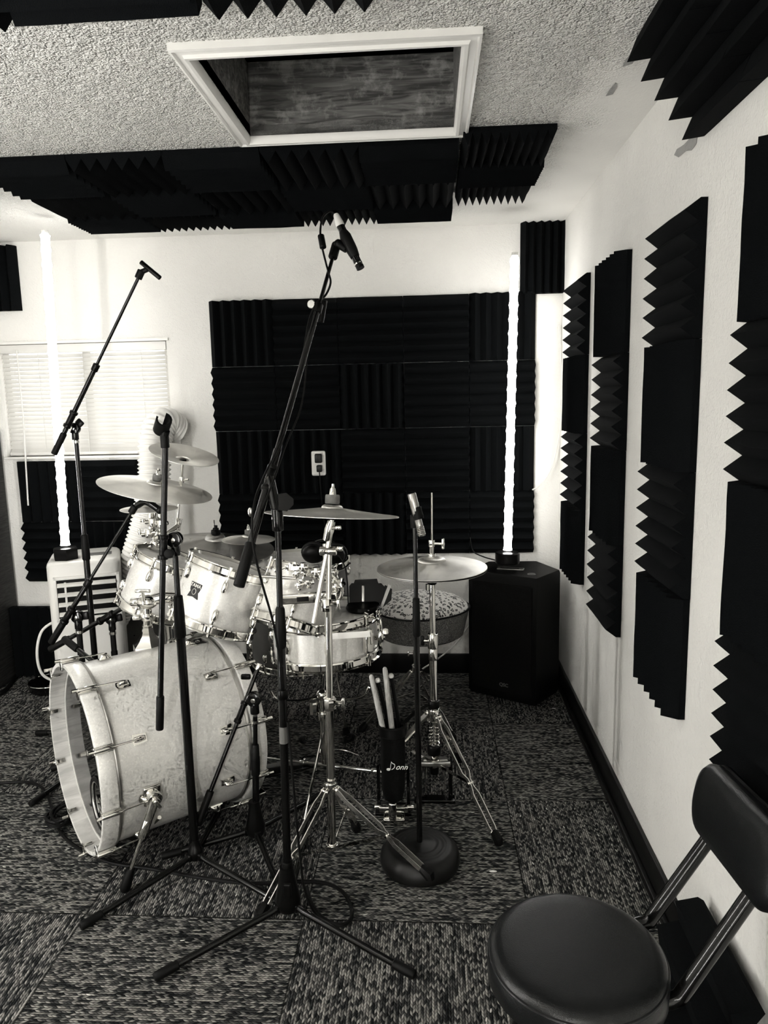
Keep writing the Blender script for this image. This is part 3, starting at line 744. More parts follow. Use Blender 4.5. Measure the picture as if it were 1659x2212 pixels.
for end in (0, 1):
    for k in range(10):
        a = math.radians(36*k-7 if end == 0 else 36*k+3); d = V((math.cos(a), math.sin(a), 0)); s = 1 if end == 0 else -1
        zE = 0 if end == 0 else BL; zl = zE+s*.125
        P = lambda r, z, d=d: m @ (d*r+V((0, 0, z)))
        def lug(b, d=d, s=s, zl=zl):
            mm = m @ basis(d*(BR-.004)+V((0, 0, zl)), d, V((0, 0, 1)))
            prism(b, [(-.020, -.012), (.018, -.016), (.022, 0), (.018, .016), (-.020, .012)] if s < 0 else [(.020, .012), (-.018, .016), (-.022, 0), (-.018, -.016), (.020, -.012)], 0, .004, mm)
            rings = []
            for q in range(7):
                tt = -1+q/3; hh = .018*math.sqrt(max(.02, 1-abs(tt)**2.5))
                rings.append([b.verts.new(mm @ V((tt*.017, math.cos(PI*j/7)*.009*(1-.25*abs(tt)), .003+math.sin(PI*j/7)*hh))) for j in range(8)])
            for i in range(6):
                for j in range(7): b.faces.new((rings[i][j], rings[i][j+1], rings[i+1][j+1], rings[i+1][j]))
            b.faces.new(rings[0]); b.faces.new(rings[-1])
        lo = mk('lug', 'chrome', bd, lug)
        mk('tension_rod', 'chrome', lo, lambda b, P=P, zE=zE, s=s, zl=zl: (cyl(b, P(BR+.016, zl), P(BR+.022, zE-s*.004), .0026, 8), cyl(b, P(BR+.0215, zE-s*.002), P(BR+.0225, zE-s*.020), .0052, 8)))
        def claw(b, P=P, zE=zE, s=s, d=d):
            tnv = V((-d.y, d.x, 0))
            mm = m @ basis(d*(BR+.013)+V((0, 0, zE+s*.022)), d, V((0, 0, 1)))
            box(b, (0, 0, .002), (.052, .020, .004), mm, .0015)
            cyl(b, m @ (d*(BR+.020)+V((0, 0, zE-s*.004))), m @ (d*(BR+.020)+V((0, 0, zE+s*.050))), .0075, 12, .002)
            mm2 = m @ basis(d*(BR+.004)+V((0, 0, zE-s*.003)), d, V((0, 0, 1)))
            box(b, (0, 0, 0), (.004, .020, .026), mm2, .001)
            mm3 = m @ basis(d*(BR-.004)+V((0, 0, zE+s*.010)), d, V((0, 0, 1)))
            box(b, (0, 0, 0), (.028, .014, .004), mm3, .001)
        mk('claw', 'chrome', bd, claw)
# badge near the rear on top
def bbadge():
    a = math.radians(1); d = V((math.cos(a), math.sin(a), 0)); mm = m @ basis(d*(BR-.0025)+V((0, 0, .412)), d, V((0, 0, 1)))
    s = .05
    p = mk('badge', 'badge_black', bd, lambda b: prism(b, [(-s*.44, s*.5), (s*.44, s*.5), (s*.30, -s*.1), (s*.44, -s*.5), (0, -s*.42), (-s*.44, -s*.5), (-s*.30, -s*.1)], -.001, .0012, mm))
    mk('badge_ring', 'badge_silver', p, lambda b: tube(b, [mm @ V((s*.13*math.cos(q*PI/10), s*.18*math.sin(q*PI/10), .0014)) for q in range(20)], .0009, 6, closed=True))
bbadge()
# spur towards the viewer
a = math.radians(-112); d = V((math.cos(a), math.sin(a), 0))
SPP = None
best = None
for dg in range(-180, 180, 2):
    for zz in (.14, .16, .18, .20, .22):
        dd_ = V((math.cos(math.radians(dg)), math.sin(math.radians(dg)), 0)); p = m @ (dd_*(BR-.004)+V((0, 0, zz)))
        q = p-CAMP; dep = q.dot(FW); u = 829.5+FPX*q.dot(RT)/dep; v = 1106-FPX*q.dot(UP)/dep
        nrm = (m.to_3x3() @ dd_)
        if nrm.dot(q) < 0:
            e_ = (u-290)**2+(v-1712)**2
            if best is None or e_ < best[0]: best = (e_, dg, zz)
dg, zz = best[1], best[2]
d = V((math.cos(math.radians(dg)), math.sin(math.radians(dg)), 0)); wd = m.to_3x3() @ d
p0 = m @ (d*(BR-.004)+V((0, 0, zz)))
mm = basis(p0, wd, UPZ)
mk('spur_bracket', 'chrome', bd, lambda b: (box(b, (0, 0, .006), (.062, .050, .012), mm, .005), cyl(b, p0+wd*.008, p0+wd*.034, .022, 24, .003), cyl(b, p0+wd*.034, p0+wd*.046, .011, 16, .002), box(b, (0, 0, .050), (.034, .010, .014), mm @ Matrix.Rotation(.5, 4, 'Z'), .004)))
ft = az(272, 1912, .02); ps = p0+wd*.028
dl = (ft-ps).normalized()
spur = mk('spur_leg', 'chrome', bd, lambda b: (tube(b, [ps, ps+dl*.10], [.016, .011], 14), cyl(b, ps+dl*.06, ps+dl*.115, .013, 14, .002), tube(b, [ps+dl*.08, ft], .0058, 12)))
mk('rubber_foot', 'rubber', spur, lambda b: tube(b, [ft-dl*.05, ft-dl*.03, ft+dl*.008, ft+dl*.018], [.011, .013, .016, .011], 14))
p0b = m @ (V((-.15, .235, .17))); ftb = V((p0b.x-.13, p0b.y+.12, .015))
sp2 = mk('spur_leg', 'chrome', bd, lambda b: tube(b, [p0b, ftb], .0058, 12))
mk('rubber_foot', 'rubber', sp2, lambda b: tube(b, [ftb+(p0b-ftb).normalized()*.03, ftb], [.012, .015], 12))

# --- tom holder on the bass drum
TB = ay(322, 1398, 2.27)
th_ = thing('tom_holder', 'chrome double tom holder standing on top of the bass drum', 'drum hardware', TB)
mk('base_plate', 'chrome', th_, lambda b: lathe(b, [(0, -.012), (.054, -.012), (.054, .008), (.036, .026), (.024, .042), (.018, .060), (.0175, .075), (0, .075)], Matrix.Translation(TB+V((0, 0, .002))), 6), sharp=20)
t1, t2 = TB+V((0, 0, .06)), ay(318, 1300, 2.27)
mk('post', 'chrome', th_, lambda b: cyl(b, t1, t2, .0145, 20))
mk('memory_lock', 'chrome', th_, lambda b: (cyl(b, TB+V((0, 0, .094)), TB+V((0, 0, .118)), .020, 20, .003), cyl(b, TB+V((-.02, -.008, .106)), TB+V((-.042, -.014, .106)), .010, 12, .002)))
TB2 = ay(388, 1385, 2.33)
mk('post', 'chrome', th_, lambda b: (cyl(b, TB2+V((0, 0, -.02)), TB2+V((0, 0, .17)), .0145, 20), cyl(b, TB2+V((0, 0, -.02)), TB2+V((0, 0, .008)), .024, 20, .003)))
mk('yoke', 'chrome', th_, lambda b: (ball(b, t2, .030, (1.2, 1, .8)), tube(b, [t2+V((-.03, 0, -.003)), t2+V((.05, .01, .012)), ay(400, 1290, 2.31)], [.016, .020, .014], 14), cyl(b, t2+V((-.055, 0, 0)), t2+V((-.02, 0, 0)), .014, 14, .003), box(b, (0, 0, 0), (.05, .012, .014), basis(t2+V((.0, -.03, .045)), V((0, -1, .3)), XX), .004), cyl(b, t2+V((0, -.03, .01)), t2+V((0, -.03, .05)), .005, 10)))
mk('yoke', 'chrome', th_, lambda b: (ball(b, ay(400, 1290, 2.31), .024), tube(b, [ay(400, 1290, 2.31), ay(420, 1255, 2.33)], .012, 12)))

# --- rack toms, floor tom, snare
def P2(u, v, y): return ay(u, v, y)
ax1 = V((.30, .16, .95)).normalized()
tom1, mt1 = drum('rack_tom', 'white sparkle rack tom with black badge, tilted toward the drum throne', P2(478, 1284, 2.36), V((.335, .18, .93)), .142, .190, 6, math.radians(-97+22), xdir=(1, 0, 0), group='toms of the drum kit')
badge(tom1, mt1, .142, math.radians(-112), .006, .050)
br = P2(400, 1250, 2.33)
mk('mount_bracket', 'chrome', tom1, lambda b: (box(b, (0, 0, 0), (.045, .05, .03), basis(br+V((.015, 0, 0)), V((-1, -.6, .2)), V((.3, 0, .95))), .006), cyl(b, br+V((-.02, -.01, -.015)), br+V((-.005, -.01, -.05)), .011, 12, .002)))
tom2, mt2 = drum('rack_tom', 'small white sparkle rack tom partly hidden behind the upright boom', P2(352, 1262, 2.52), V((.37, .10, .92)), .127, .180, 6, math.radians(-97), group='toms of the drum kit')
tom3, mt3 = drum('rack_tom', 'white sparkle tom tipped back over the snare, underside showing', P2(643, 1298, 2.30), V((.27, .40, .87)), .127, .165, 6, math.radians(-80), bot='drum_head', group='toms of the drum kit')
ftom, mt4 = drum('floor_tom', 'large floor tom behind the toms with headphones on its head', P2(643, 1215, 2.93)+V((0, 0, -.20)), V((0, 0, 1)), .203, .40, 8, .2, shell='grey_box', group='toms of the drum kit')
fc = P2(643, 1215, 2.93)
for a in (200, 320, 80):
    q = V((math.cos(math.radians(a)), math.sin(math.radians(a)), 0)); l0 = fc+q*.222+V((0, 0, -.16)); l1 = V((fc.x, fc.y, 0))+q*.27+V((0, 0, .012))
    lg = mk('leg', 'chrome', ftom, lambda b, l0=l0, l1=l1: tube(b, [l0, V((l0.x, l0.y, .25)), l1], .0055, 10))
    mk('rubber_foot', 'rubber', lg, lambda b, l0=l0, l1=l1: tube(b, [l1+(V((l0.x, l0.y, .25))-l1).normalized()*.05, l1+(V((l0.x, l0.y, .25))-l1).normalized()*.045, l1-V((0, 0, .01))], [.009, .014, .018], 12))
SNC = P2(703, 1366, 2.36)
snare, mts = drum('snare_drum', 'white sparkle snare drum with chrome hoops on its stand', SNC, V((-.04, .02, 1)), .176, .125, 8, math.radians(-80), hoop=.013, lug_style='long', group='toms of the drum kit')
del snare['group']
mk('strainer', 'chrome', snare, lambda b: (box(b, (0, 0, 0), (.03, .075, .022), basis(P2(795, 1385, 2.24), V((.75, -.66, 0)), V((.66, .75, 0))), .004), box(b, (0, 0, 0), (.012, .05, .014), basis(P2(800, 1375, 2.215), V((.75, -.66, 0)), V((.66, .75, 0))), .003)))
# snare stand
sst = thing('snare_stand', 'low chrome snare stand holding the snare drum', 'stand', (SNC.x, SNC.y, 0))
sb = V((SNC.x-.02, SNC.y, 0))
mk('post', 'chrome', sst, lambda b: (cyl(b, sb+V((0, 0, .12)), sb+V((0, 0, .36)), .011, 16), cyl(b, sb+V((0, 0, .28)), sb+V((0, 0, .31)), .018, 16, .003), ball(b, sb+V((0, 0, .37)), .02), cyl(b, sb+V((-.03, 0, .345)), sb+V((-.03, 0, .30)), .016, 8, .002)))
for a in (95, 215, 335):
    q = V((math.cos(math.radians(a)), math.sin(math.radians(a)), 0))
    mk('basket_arm', 'chrome', sst, lambda b, q=q: tube(b, spline([sb+V((0, 0, .365)), sb+q*.09+V((0, 0, .37)), sb+q*.165+V((0, 0, .395)), sb+q*.188+V((0, 0, .43))], 5), .005, 8))
for f in (az(655, 1598, .012), az(758, 1592, .012), V((SNC.x-.06, SNC.y-.25, .012))):
    lg = mk('leg', 'chrome', sst, lambda b, f=f: tube(b, [sb+V((0, 0, .24)), f], .0055, 10))
    mk('rubber_foot', 'rubber', lg, lambda b, f=f: tube(b, [f+(sb+V((0, 0, .24))-f).normalized()*.04, f], [.012, .017], 12))

# --- cymbals
def cymbal(label, c, n, R, bell, mat='cymbal_bright', lift=.0, group='cymbals of the drum kit', name='cymbal', h=None, logo=None):
    h = h or R*.13; c = V(c); mm = basis(c, n)
    pr = [(.004, h*.98)]
    for i in range(9): a = i/8*PI/2; pr.append((.006+(bell-.006)*math.sin(a)**1.0, h*.60+h*.40*math.cos(a)))
    for i in range(1, 13):
        t = i/12; pr.append((bell+(R-bell)*t, h*.60*(1-t)**1.15))
    pr2 = [(r, z-.0014) for r, z in pr[::-1]]
    o = mk(name, mat, None, lambda b: lathe(b, [(r, z) for r, z in pr+pr2], Matrix.Identity(4), 80, True), (0, 0, 0), 40)
    o.matrix_world = mm; ORG[o.name] = c
    return tag(o, label, 'cymbal', group), mm, h
def felt_nut(parent, mm, h, felt='felt', wing=True, s=1.):
    F = lambda r, z: mm @ V((r, 0, z))
    mk('felt', felt, parent, lambda b: lathe(b, [(0, h), (.016*s, h), (.0165*s, h+.003), (.0165*s, h+.017*s), (.015*s, h+.02*s), (0, h+.02*s)], mm, 24))
    if wing: mk('wing_nut', 'chrome', parent, lambda b: (lathe(b, [(0, h+.02*s), (.008*s, h+.02*s), (.006*s, h+.034*s), (.004, h+.036*s), (.004, h+.044*s), (0, h+.045*s)], mm, 14), box(b, (0, 0, h+.032*s), (.030*s, .005, .013*s), mm, .002)))

# crash beside the tall stand, on its boom stand
cD = ay(717, 1111, 2.0); nD = V((.055, .115, 1)).normalized()
_, mD, hD = cymbal('crash cymbal seen edge-on before the black foam block', cD, nD, .188, .030, h=.030)
cs = thing('cymbal_stand', 'chrome double-braced cymbal stand in front of the snare drum', 'stand', (-.302, 1.985, 0), 'cymbal stands')
mDb = basis(cD, nD)
felt_nut(cs, mDb, hD, s=1.25)
TL = cD-nD*.05
mk('tilter', 'chrome', cs, lambda b: (cyl(b, cD+nD*.0, cD+nD*(hD+.05), .003, 8), cyl(b, cD-nD*.022, cD+nD*.001, .006, 12), tube(b, [cD-nD*.02, cD-nD*.045+V((-.006, 0, 0)), ay(705, 1166, 2.0)], [.011, .014, .0105], 14), cyl(b, ay(712, 1142, 1.99), ay(731, 1140, 1.985), .0045, 10), box(b, (0, 0, 0), (.016, .008, .012), Matrix.Translation(ay(731, 1140, 1.985)), .003)))
mk('tilter_felt', 'rubber', cs, lambda b: cyl(b, cD-nD*.016, cD+nD*.006, .0085, 14))
pb0, pb1 = ay(677, 1345, 1.965), ay(709, 1178, 2.0)
mk('boom_rod', 'chrome', cs, lambda b: (cyl(b, pb0, pb1+(pb1-pb0)*.25, .0070, 14), *[cyl(b, pb0.lerp(pb1, t), pb0.lerp(pb1, t+.008), .0074, 14) for t in (.2, .4, .6, .8)]))
mk('boom_clamp', 'chrome', cs, lambda b: (cyl(b, ay(706, 1190, 2.0)-V((.02, 0, 0)), ay(706, 1190, 2.0)+V((.028, 0, 0)), .013, 16, .003), cyl(b, ay(706, 1190, 2.01)-V((0, 0, .02)), ay(706, 1190, 2.01)+V((0, 0, .022)), .012, 16, .003), cyl(b, ay(722, 1186, 2.), ay(738, 1185, 2.), .005, 10), box(b, (0, 0, 0), (.018, .012, .014), Matrix.Translation(ay(734, 1185, 2.)), .003)))
pst = [V((-.300, 1.99, z)) for z in (.055, .62, .66, .94)]
mk('post', 'chrome', cs, lambda b: (cyl(b, (-.305, 1.985, .052), (-.298, 1.99, .52), .0125, 20), cyl(b, (-.298, 1.99, .50), (-.292, 1.992, .80), .0100, 18), cyl(b, (-.292, 1.992, .79), (-.286, 2.0, .945), .0078, 16)))
for z, r in ((.505, .0185), (.80, .014)):
    mk('height_clamp', 'chrome', cs, lambda b, z=z, r=r: (cyl(b, (-.298, 1.99, z-.022), (-.298, 1.99, z+.014), r, 8, .002), cyl(b, (-.298+r, 1.985, z), (-.298+r+.02, 1.982, z), .006, 10), box(b, (0, 0, 0), (.010, .012, .030), Matrix.Translation((-.298+r+.022, 1.982, z)), .003)))
def strap(b, pts, side, w=.013, t=.0030):
    """flat steel strap, broad face across SIDE"""
    pts = [V(p) for p in pts]; rings = []
    for i, p in enumerate(pts):
        d = (pts[min(i+1, len(pts)-1)]-pts[max(i-1, 0)]).normalized(); s = (side-d*side.dot(d)).normalized(); q = d.cross(s)
        rings.append([b.verts.new(p+s*sx*t/2+q*sy*w/2) for sx, sy in ((-1, -1), (1, -1), (1, 1), (-1, 1))])
    for i in range(len(rings)-1):
        for k in range(4): b.faces.new((rings[i][k], rings[i][(k+1) % 4], rings[i+1][(k+1) % 4], rings[i+1][k]))
    b.faces.new(rings[0][::-1]); b.faces.new(rings[-1])
def braced_leg(parent, top, foot, wd=.0125, low=None, midt=.56):
    top, foot = V(top), V(foot); d = foot-top; hd = V((d.x, d.y, 0)).normalized(); side = V((-hd.y, hd.x, 0))
    sh = [(0, .006), (.07, .008), (.13, wd), (midt-.08, wd), (midt-.03, .004), (midt+.03, .004), (midt+.09, wd*.8), (.90, wd*.75), (.965, .003)]
    lg = mk('leg', 'strap_metal', parent, lambda b: [strap(b, [top+d*t+side*s*k for t, k in sh], side) for s in (1, -1)] and None)
    for t, k in ((.02, .013), (midt, .011), (.93, .012)):
        mk('leg_bolt', 'chrome', lg, lambda b, t=t, k=k: cyl(b, top+d*t-side*k, top+d*t+side*k, .004, 8))
    dn = d.normalized()
    mk('rubber_foot', 'rubber', lg, lambda b: (tube(b, [foot-dn*.035, foot-dn*.03, foot-dn*.004, foot+V((0, 0, -.010))], [.009, .013, .0165, .013], 8)))
    if low is not None:
        mk('brace', 'chrome', parent, lambda b: strap(b, [V(low), top+d*midt], side, .010, .002))
hubz = .245
mk('leg_hub', 'chrome', cs, lambda b: (cyl(b, (-.304, 1.985, hubz-.012), (-.303, 1.985, hubz+.016), .020, 20, .003), cyl(b, (-.303, 1.985, hubz+.016), (-.303, 1.985, hubz+.024), .016, 20)))
mk('lower_hub', 'chrome', cs, lambda b: cyl(b, (-.305, 1.985, .045), (-.305, 1.985, .062), .019, 20, .003))
for f in (az(562, 1978, .012), ay(930, 1892, 1.842), az(770, 1788, .014)):
    f = V(f); hd = V((f.x+.304, f.y-1.985, 0)).normalized()
    braced_leg(cs, V((-.304, 1.985, hubz))+hd*.018, f, low=V((-.305, 1.985, .053))+hd*.016)

# hi-hat
HHX, HHY = .003, 2.35
hh = thing('hi_hat_stand', 'chrome hi-hat stand with pedal beside the drum throne', 'stand', (HHX, HHY, 0), 'cymbal stands')
HC = ay(933, 1229, HHY)
_, mh, hhh = cymbal('upper hi-hat cymbal with worn dark printing', HC+V((0, 0, .006)), V((-.01, 0, 1)), .181, .047, h=.036)
HTXT = basis(HC+V((-.040, -.070, .0155)), V((-.06, -.12, 1)), V((.62, .78, 0)))
_, mh2, _ = cymbal('lower hi-hat cymbal, bell down under the upper one', HC, V((0, 0, -1)), .181, .033, mat='cymbal_dark', h=.022)
upper = [o for o in COL.objects if o.get('label', '').startswith('upper hi-hat')][0]
for q, (xx, yy, ww) in enumerate(((-.022, 0, .003), (-.014, .001, .004), (-.006, 0, .003), (.002, .001, .005), (.011, 0, .003))):
    mk('printing', 'print_black', upper, lambda b, xx=xx, yy=yy, ww=ww: box(b, (xx, yy, 0), (ww, .016, .0008), HTXT @ Matrix.Rotation(.25, 4, 'Z')))
mk('clutch', 'chrome', hh, lambda b: (cyl(b, HC+V((0, 0, .034)), HC+V((0, 0, .052)), .012, 16, .002), cyl(b, HC+V((0, 0, .052)), HC+V((0, 0, .085)), .0075, 14), cyl(b, HC+V((0, 0, .075)), HC+V((0, 0, .098)), .0105, 14, .002), cyl(b, HC+V((.0, 0, .086)), HC+V((.034, -.006, .086)), .004, 8), box(b, (0, 0, 0), (.010, .012, .036), Matrix.Translation(HC+V((.037, -.006, .086))), .004)))
mk('clutch_felt', 'rubber', hh, lambda b: cyl(b, HC+V((0, 0, .028)), HC+V((0, 0, .037)), .0135, 18))
mk('pull_rod', 'chrome', hh, lambda b: cyl(b, HC+V((0, 0, -.1)), ay(933, 1064, HHY), .0036, 10))
mk('seat_cup', 'rubber', hh, lambda b: lathe(b, [(0, -.022), (.020, -.022), (.027, -.030), (.018, -.045), (.012, -.052), (0, -.052)], Matrix.Translation(HC), 24))
zt = lambda v: ay(935, v, HHY).z
mk('upper_tube', 'chrome', hh, lambda b: (cyl(b, (HHX, HHY, zt(1390)), (HHX, HHY, HC.z-.05), .0098, 18), cyl(b, (HHX-.016, HHY, zt(1275)), (HHX-.016, HHY, zt(1262)), .006, 10)))
mk('height_clamp', 'chrome', hh, lambda b: (cyl(b, (HHX, HHY, zt(1400)), (HHX, HHY, zt(1368)), .0175, 16, .002), cyl(b, (HHX-.018, HHY, zt(1384)), (HHX-.03, HHY, zt(1384)), .006, 10)))
mk('clamp_knob', 'black_plastic', hh, lambda b: box(b, (0, 0, 0), (.014, .012, .034), Matrix.Translation((HHX-.034, HHY, zt(1384))), .005))
mk('lower_tube', 'chrome', hh, lambda b: (cyl(b, (HHX, HHY, .10), (HHX, HHY, zt(1385)), .0135, 20), cyl(b, (HHX, HHY, zt(1425)), (HHX, HHY, zt(1400)), .0155, 20, .002)))
mk('memory_collar', 'black_plastic', hh, lambda b: cyl(b, (HHX, HHY, zt(1528)), (HHX, HHY, zt(1512)), .021, 18, .003))
mk('tension_dial', 'chrome', hh, lambda b: (cyl(b, (HHX, HHY, zt(1556)), (HHX, HHY, zt(1530)), .019, 18, .003), lathe(b, [(.020, 0), (.024, .002), (.024, .008), (.020, .010)], Matrix.Translation((HHX, HHY, zt(1560))), 24, True)))
mk('spring', 'chrome', hh, lambda b: [tube(b, [V((HHX+sx+.007*math.cos(a*.5), HHY-.012+.007*math.sin(a*.5), zt(1608)+(zt(1562)-zt(1608))*a/80)) for a in range(80)], .0013, 6) for sx in (-.010, .011)] and None)
mk('spring_cage', 'black_plastic', hh, lambda b: (cyl(b, (HHX, HHY, zt(1628)), (HHX, HHY, zt(1608)), .024, 24, .003), cyl(b, (HHX, HHY, .09), (HHX, HHY, .125), .016, 20, .003)))
for f in (az(1077, 1818, .014), V((.10, 2.60, .014)), V((-.20, 2.52, .014))):
    f = V(f); hd = V((f.x-HHX, f.y-HHY, 0)).normalized()
    braced_leg(hh, V((HHX, HHY, zt(1540)))+hd*.020, f, .014, low=V((HHX, HHY, zt(1648)))+hd*.014)
mk('lower_hub', 'chrome', hh, lambda b: cyl(b, (HHX, HHY, zt(1655)), (HHX, HHY, zt(1640)), .018, 18, .003))
# pedal of the hi-hat
mk('pedal_frame', 'black_metal', hh, lambda b: (tube(b, [V((HHX-.055, HHY-.02, .005)), V((HHX-.055, HHY-.02, .135)), V((HHX+.055, HHY-.02, .135)), V((HHX+.055, HHY-.02, .005))], .008, 8), bx(b, HHX-.07, HHX+.07, HHY-.04, HHY+.0, 0, .012, .003)))
mk('footboard', 'satin_metal', hh, lambda b: box(b, (0, 0, 0), (.085, .24, .008), basis(V((HHX+.005, HHY+.13, .075)), V((0, .42, .9)), XX), .003))
mk('pedal_crossbar', 'satin_metal', hh, lambda b: bx(b, HHX-.045, HHX+.055, HHY-.030, HHY-.020, .13, .145, .002))
mk('base_wire', 'chrome', hh, lambda b: [tube(b, [V((HHX+sx, HHY-.02, .03)), V((HHX+sx*1.1, HHY+.24, .02))], .0025, 6) for sx in (-.03, .035)] and None)

# cymbals over the rack toms
SX = ay(338, 1200, 2.60)
cst = thing('cymbal_stand', 'chrome cymbal stand rising behind the small rack tom', 'stand', (SX.x, SX.y, 0), 'cymbal stands')
c1 = ay(336, 1056, 2.60); n1 = V((.23, -.03, 1)).normalized()
_, m1, h1 = cymbal('large crash cymbal high over the small rack tom', c1, n1, .205, .034, h=.034)
c2 = ay(322, 1099, 2.58); n2 = V((.02, .0, 1)).normalized()
_, m2, h2 = cymbal('small splash cymbal mounted under the large crash', c2, n2, .102, .022, h=.017)
mk('post', 'chrome', cst, lambda b: (cyl(b, (SX.x+.01, SX.y+.05, .05), (SX.x+.01, SX.y+.03, .80), .0125, 16), cyl(b, ay(333, 1215, 2.6), ay(334, 1040, 2.6), .0062, 12)))
felt_nut(cst, m1, h1); felt_nut(cst, m2, h2, s=.9)
mk('tube_arm', 'chrome', cst, lambda b: (cyl(b, ay(325, 1160, 2.58), ay(325, 1100, 2.58), .0105, 16), cyl(b, ay(345, 1165, 2.59), ay(345, 1102, 2.59), .0085, 14)))
for q, (u, v) in enumerate(((330, 1128), (348, 1132), (322, 1152), (352, 1158), (335, 1178))):
    p = ay(u, v, 2.57)
    mk('clamp', 'chrome', cst, lambda b, p=p, q=q: (cyl(b, p-V((.028, 0, .003*q)), p+V((.026, 0, .004)), .0085, 10, .002), cyl(b, p-V((0, 0, .016)), p+V((0, 0, .016)), .0155, 12, .003), box(b, (0, 0, 0), (.022, .006, .011), Matrix.Translation(p+V((-.036+.012*(q % 2), 0, .006))) @ Matrix.Rotation(q*.7, 4, 'Y'), .002)))
ch0, ch1 = ay(377, 1185, 2.66), ay(392, 1010, 2.70)
mk('china_arm', 'chrome', cst, lambda b: (cyl(b, ch0, ay(388, 1070, 2.69), .0052, 12), cyl(b, ay(392, 1050, 2.70), ay(395, 996, 2.70), .004, 10), cyl(b, ay(392, 1046, 2.70), ay(393, 1030, 2.70), .009, 12, .002), cyl(b, ay(392, 1038, 2.70), ay(407, 1036, 2.70), .004, 8), cyl(b, ay(350, 1160, 2.62), ay(385, 1135, 2.67), .009, 12), cyl(b, ay(383, 1146, 2.67), ay(387, 1120, 2.68), .011, 12, .002)))
cc_ = ay(398, 982, 2.70)
mk('arm_felt', 'rubber', cst, lambda b: cyl(b, ay(395, 1001, 2.70), ay(395, 993, 2.70), .013, 16))
cymbal('small cymbal mounted bell down, highest in the drum kit', cc_+V((0, 0, .0)), V((-.30, .14, -1)).normalized(), .130, .030, h=.030)
# ride and splash on the far side
RX = ay(455, 1178, 3.02)
rst = thing('cymbal_stand', 'mostly hidden stand under the dark ride cymbal', 'stand', (RX.x, RX.y, 0), 'cymbal stands')
nr = V((.10, -.06, 1)).normalized()
_, mr, hr = cymbal('wide dark ride cymbal behind the rack tom', RX+V((.02, 0, -.01)), nr, .250, .045, mat='cymbal_dark', h=.062)
mk('post', 'chrome', rst, lambda b: (cyl(b, (RX.x+.02, RX.y, .25), RX+V((.02, 0, -.02)), .011, 14), cyl(b, RX+V((.02, 0, -.03)), RX+V((.02, 0, .11)), .0035, 8)))
for a in (80, 200, 320):
    mk('leg', 'chrome', rst, lambda b, a=a: tube(b, [V((RX.x+.02, RX.y, .27)), V((RX.x+.02+.26*math.cos(math.radians(a)), RX.y+.26*math.sin(math.radians(a)), .01))], .006, 8))
mk('rubber_sleeve', 'rubber', rst, lambda b: lathe(b, [(0, hr), (.020, hr), (.020, hr+.014), (.013, hr+.016), (.013, hr+.024), (.007, hr+.026), (.007, hr+.036), (0, hr+.037)], mr, 16))
SP = ay(537, 1165, 2.90)
_, msx, hs = cymbal('small splash cymbal beside the ride cymbal', SP, V((.03, 0, 1)).normalized(), .108, .025, h=.021)
sst2 = mk('splash_arm', 'chrome', rst, lambda b: tube(b, [RX+V((.02, 0, -.04)), V((SP.x, SP.y, SP.z-.10)), SP+V((0, 0, .05))], .005, 10))
felt_nut(rst, msx, hs, s=.95)

# clamp bar with its lettering, between tom and stand
cb = thing('clamp_bar', 'chrome multi clamp bar with printed lettering on the snare side tom', 'drum hardware', ay(672, 1294, 2.11))
cb0, cb1 = ay(612, 1291, 2.12), ay(726, 1291, 2.08)
dx = (cb1-cb0).normalized(); mcb = basis((cb0+cb1)/2, V((0, -1, 0)), dx); LB = (cb1-cb0).length
mk('bar', 'chrome', cb, lambda b: box(b, (0, 0, 0), (LB, .030, .022), mcb, .004))
mk('slot', 'black_plastic', cb, lambda b: (box(b, (-.018, 0, .0112), (.036, .014, .002), mcb), box(b, (LB/2-.012, .0, .0112), (.012, .014, .002), mcb)))
text('lettering', 'HyproClamp', .0088, 'print_black', cb, mcb @ Matrix.Translation((.030, .005, .0115)))
text('lettering', 'TAMA', .0100, 'print_black', cb, mcb @ Matrix.Translation((.030, -.006, .0115)), bold=True)
for q, (u, v, r) in enumerate(((655, 1225, .013), (684, 1236, .015), (668, 1262, .012), (700, 1245, .014), (717, 1236, .012), (640, 1240, .011), (727, 1268, .012), (645, 1265, .010), (722, 1252, .010), (600, 1232, .010))):
    p = ay(u, v, 2.12+.01*(q % 3))
    mk('clamp', 'chrome', cb, lambda b, p=p, r=r, q=q: (cyl(b, p-V((r, 0, .0)), p+V((r*1.2, 0, .004*(q % 3))), r*.7, 12, .002), cyl(b, p-V((0, .0, r)), p+V((0, 0, r)), r*.8, 10, .002), cyl(b, p, p+V((.03 if q % 2 else -.024, -.01, .012)), .0035, 8), box(b, (0, 0, 0), (.012, .006, .015), Matrix.Translation(p+V((.03 if q % 2 else -.024, -.01, .012))), .002)))
mk('rod', 'chrome', cb, lambda b: cyl(b, ay(560, 1245, 2.14), ay(640, 1250, 2.12), .0052, 12))
mk('curved_bracket', 'chrome', cb, lambda b: tube(b, spline([ay(716, 1240, 2.1), ay(736, 1262, 2.09), ay(738, 1285, 2.09), ay(726, 1305, 2.09)], 5), .005, 8))

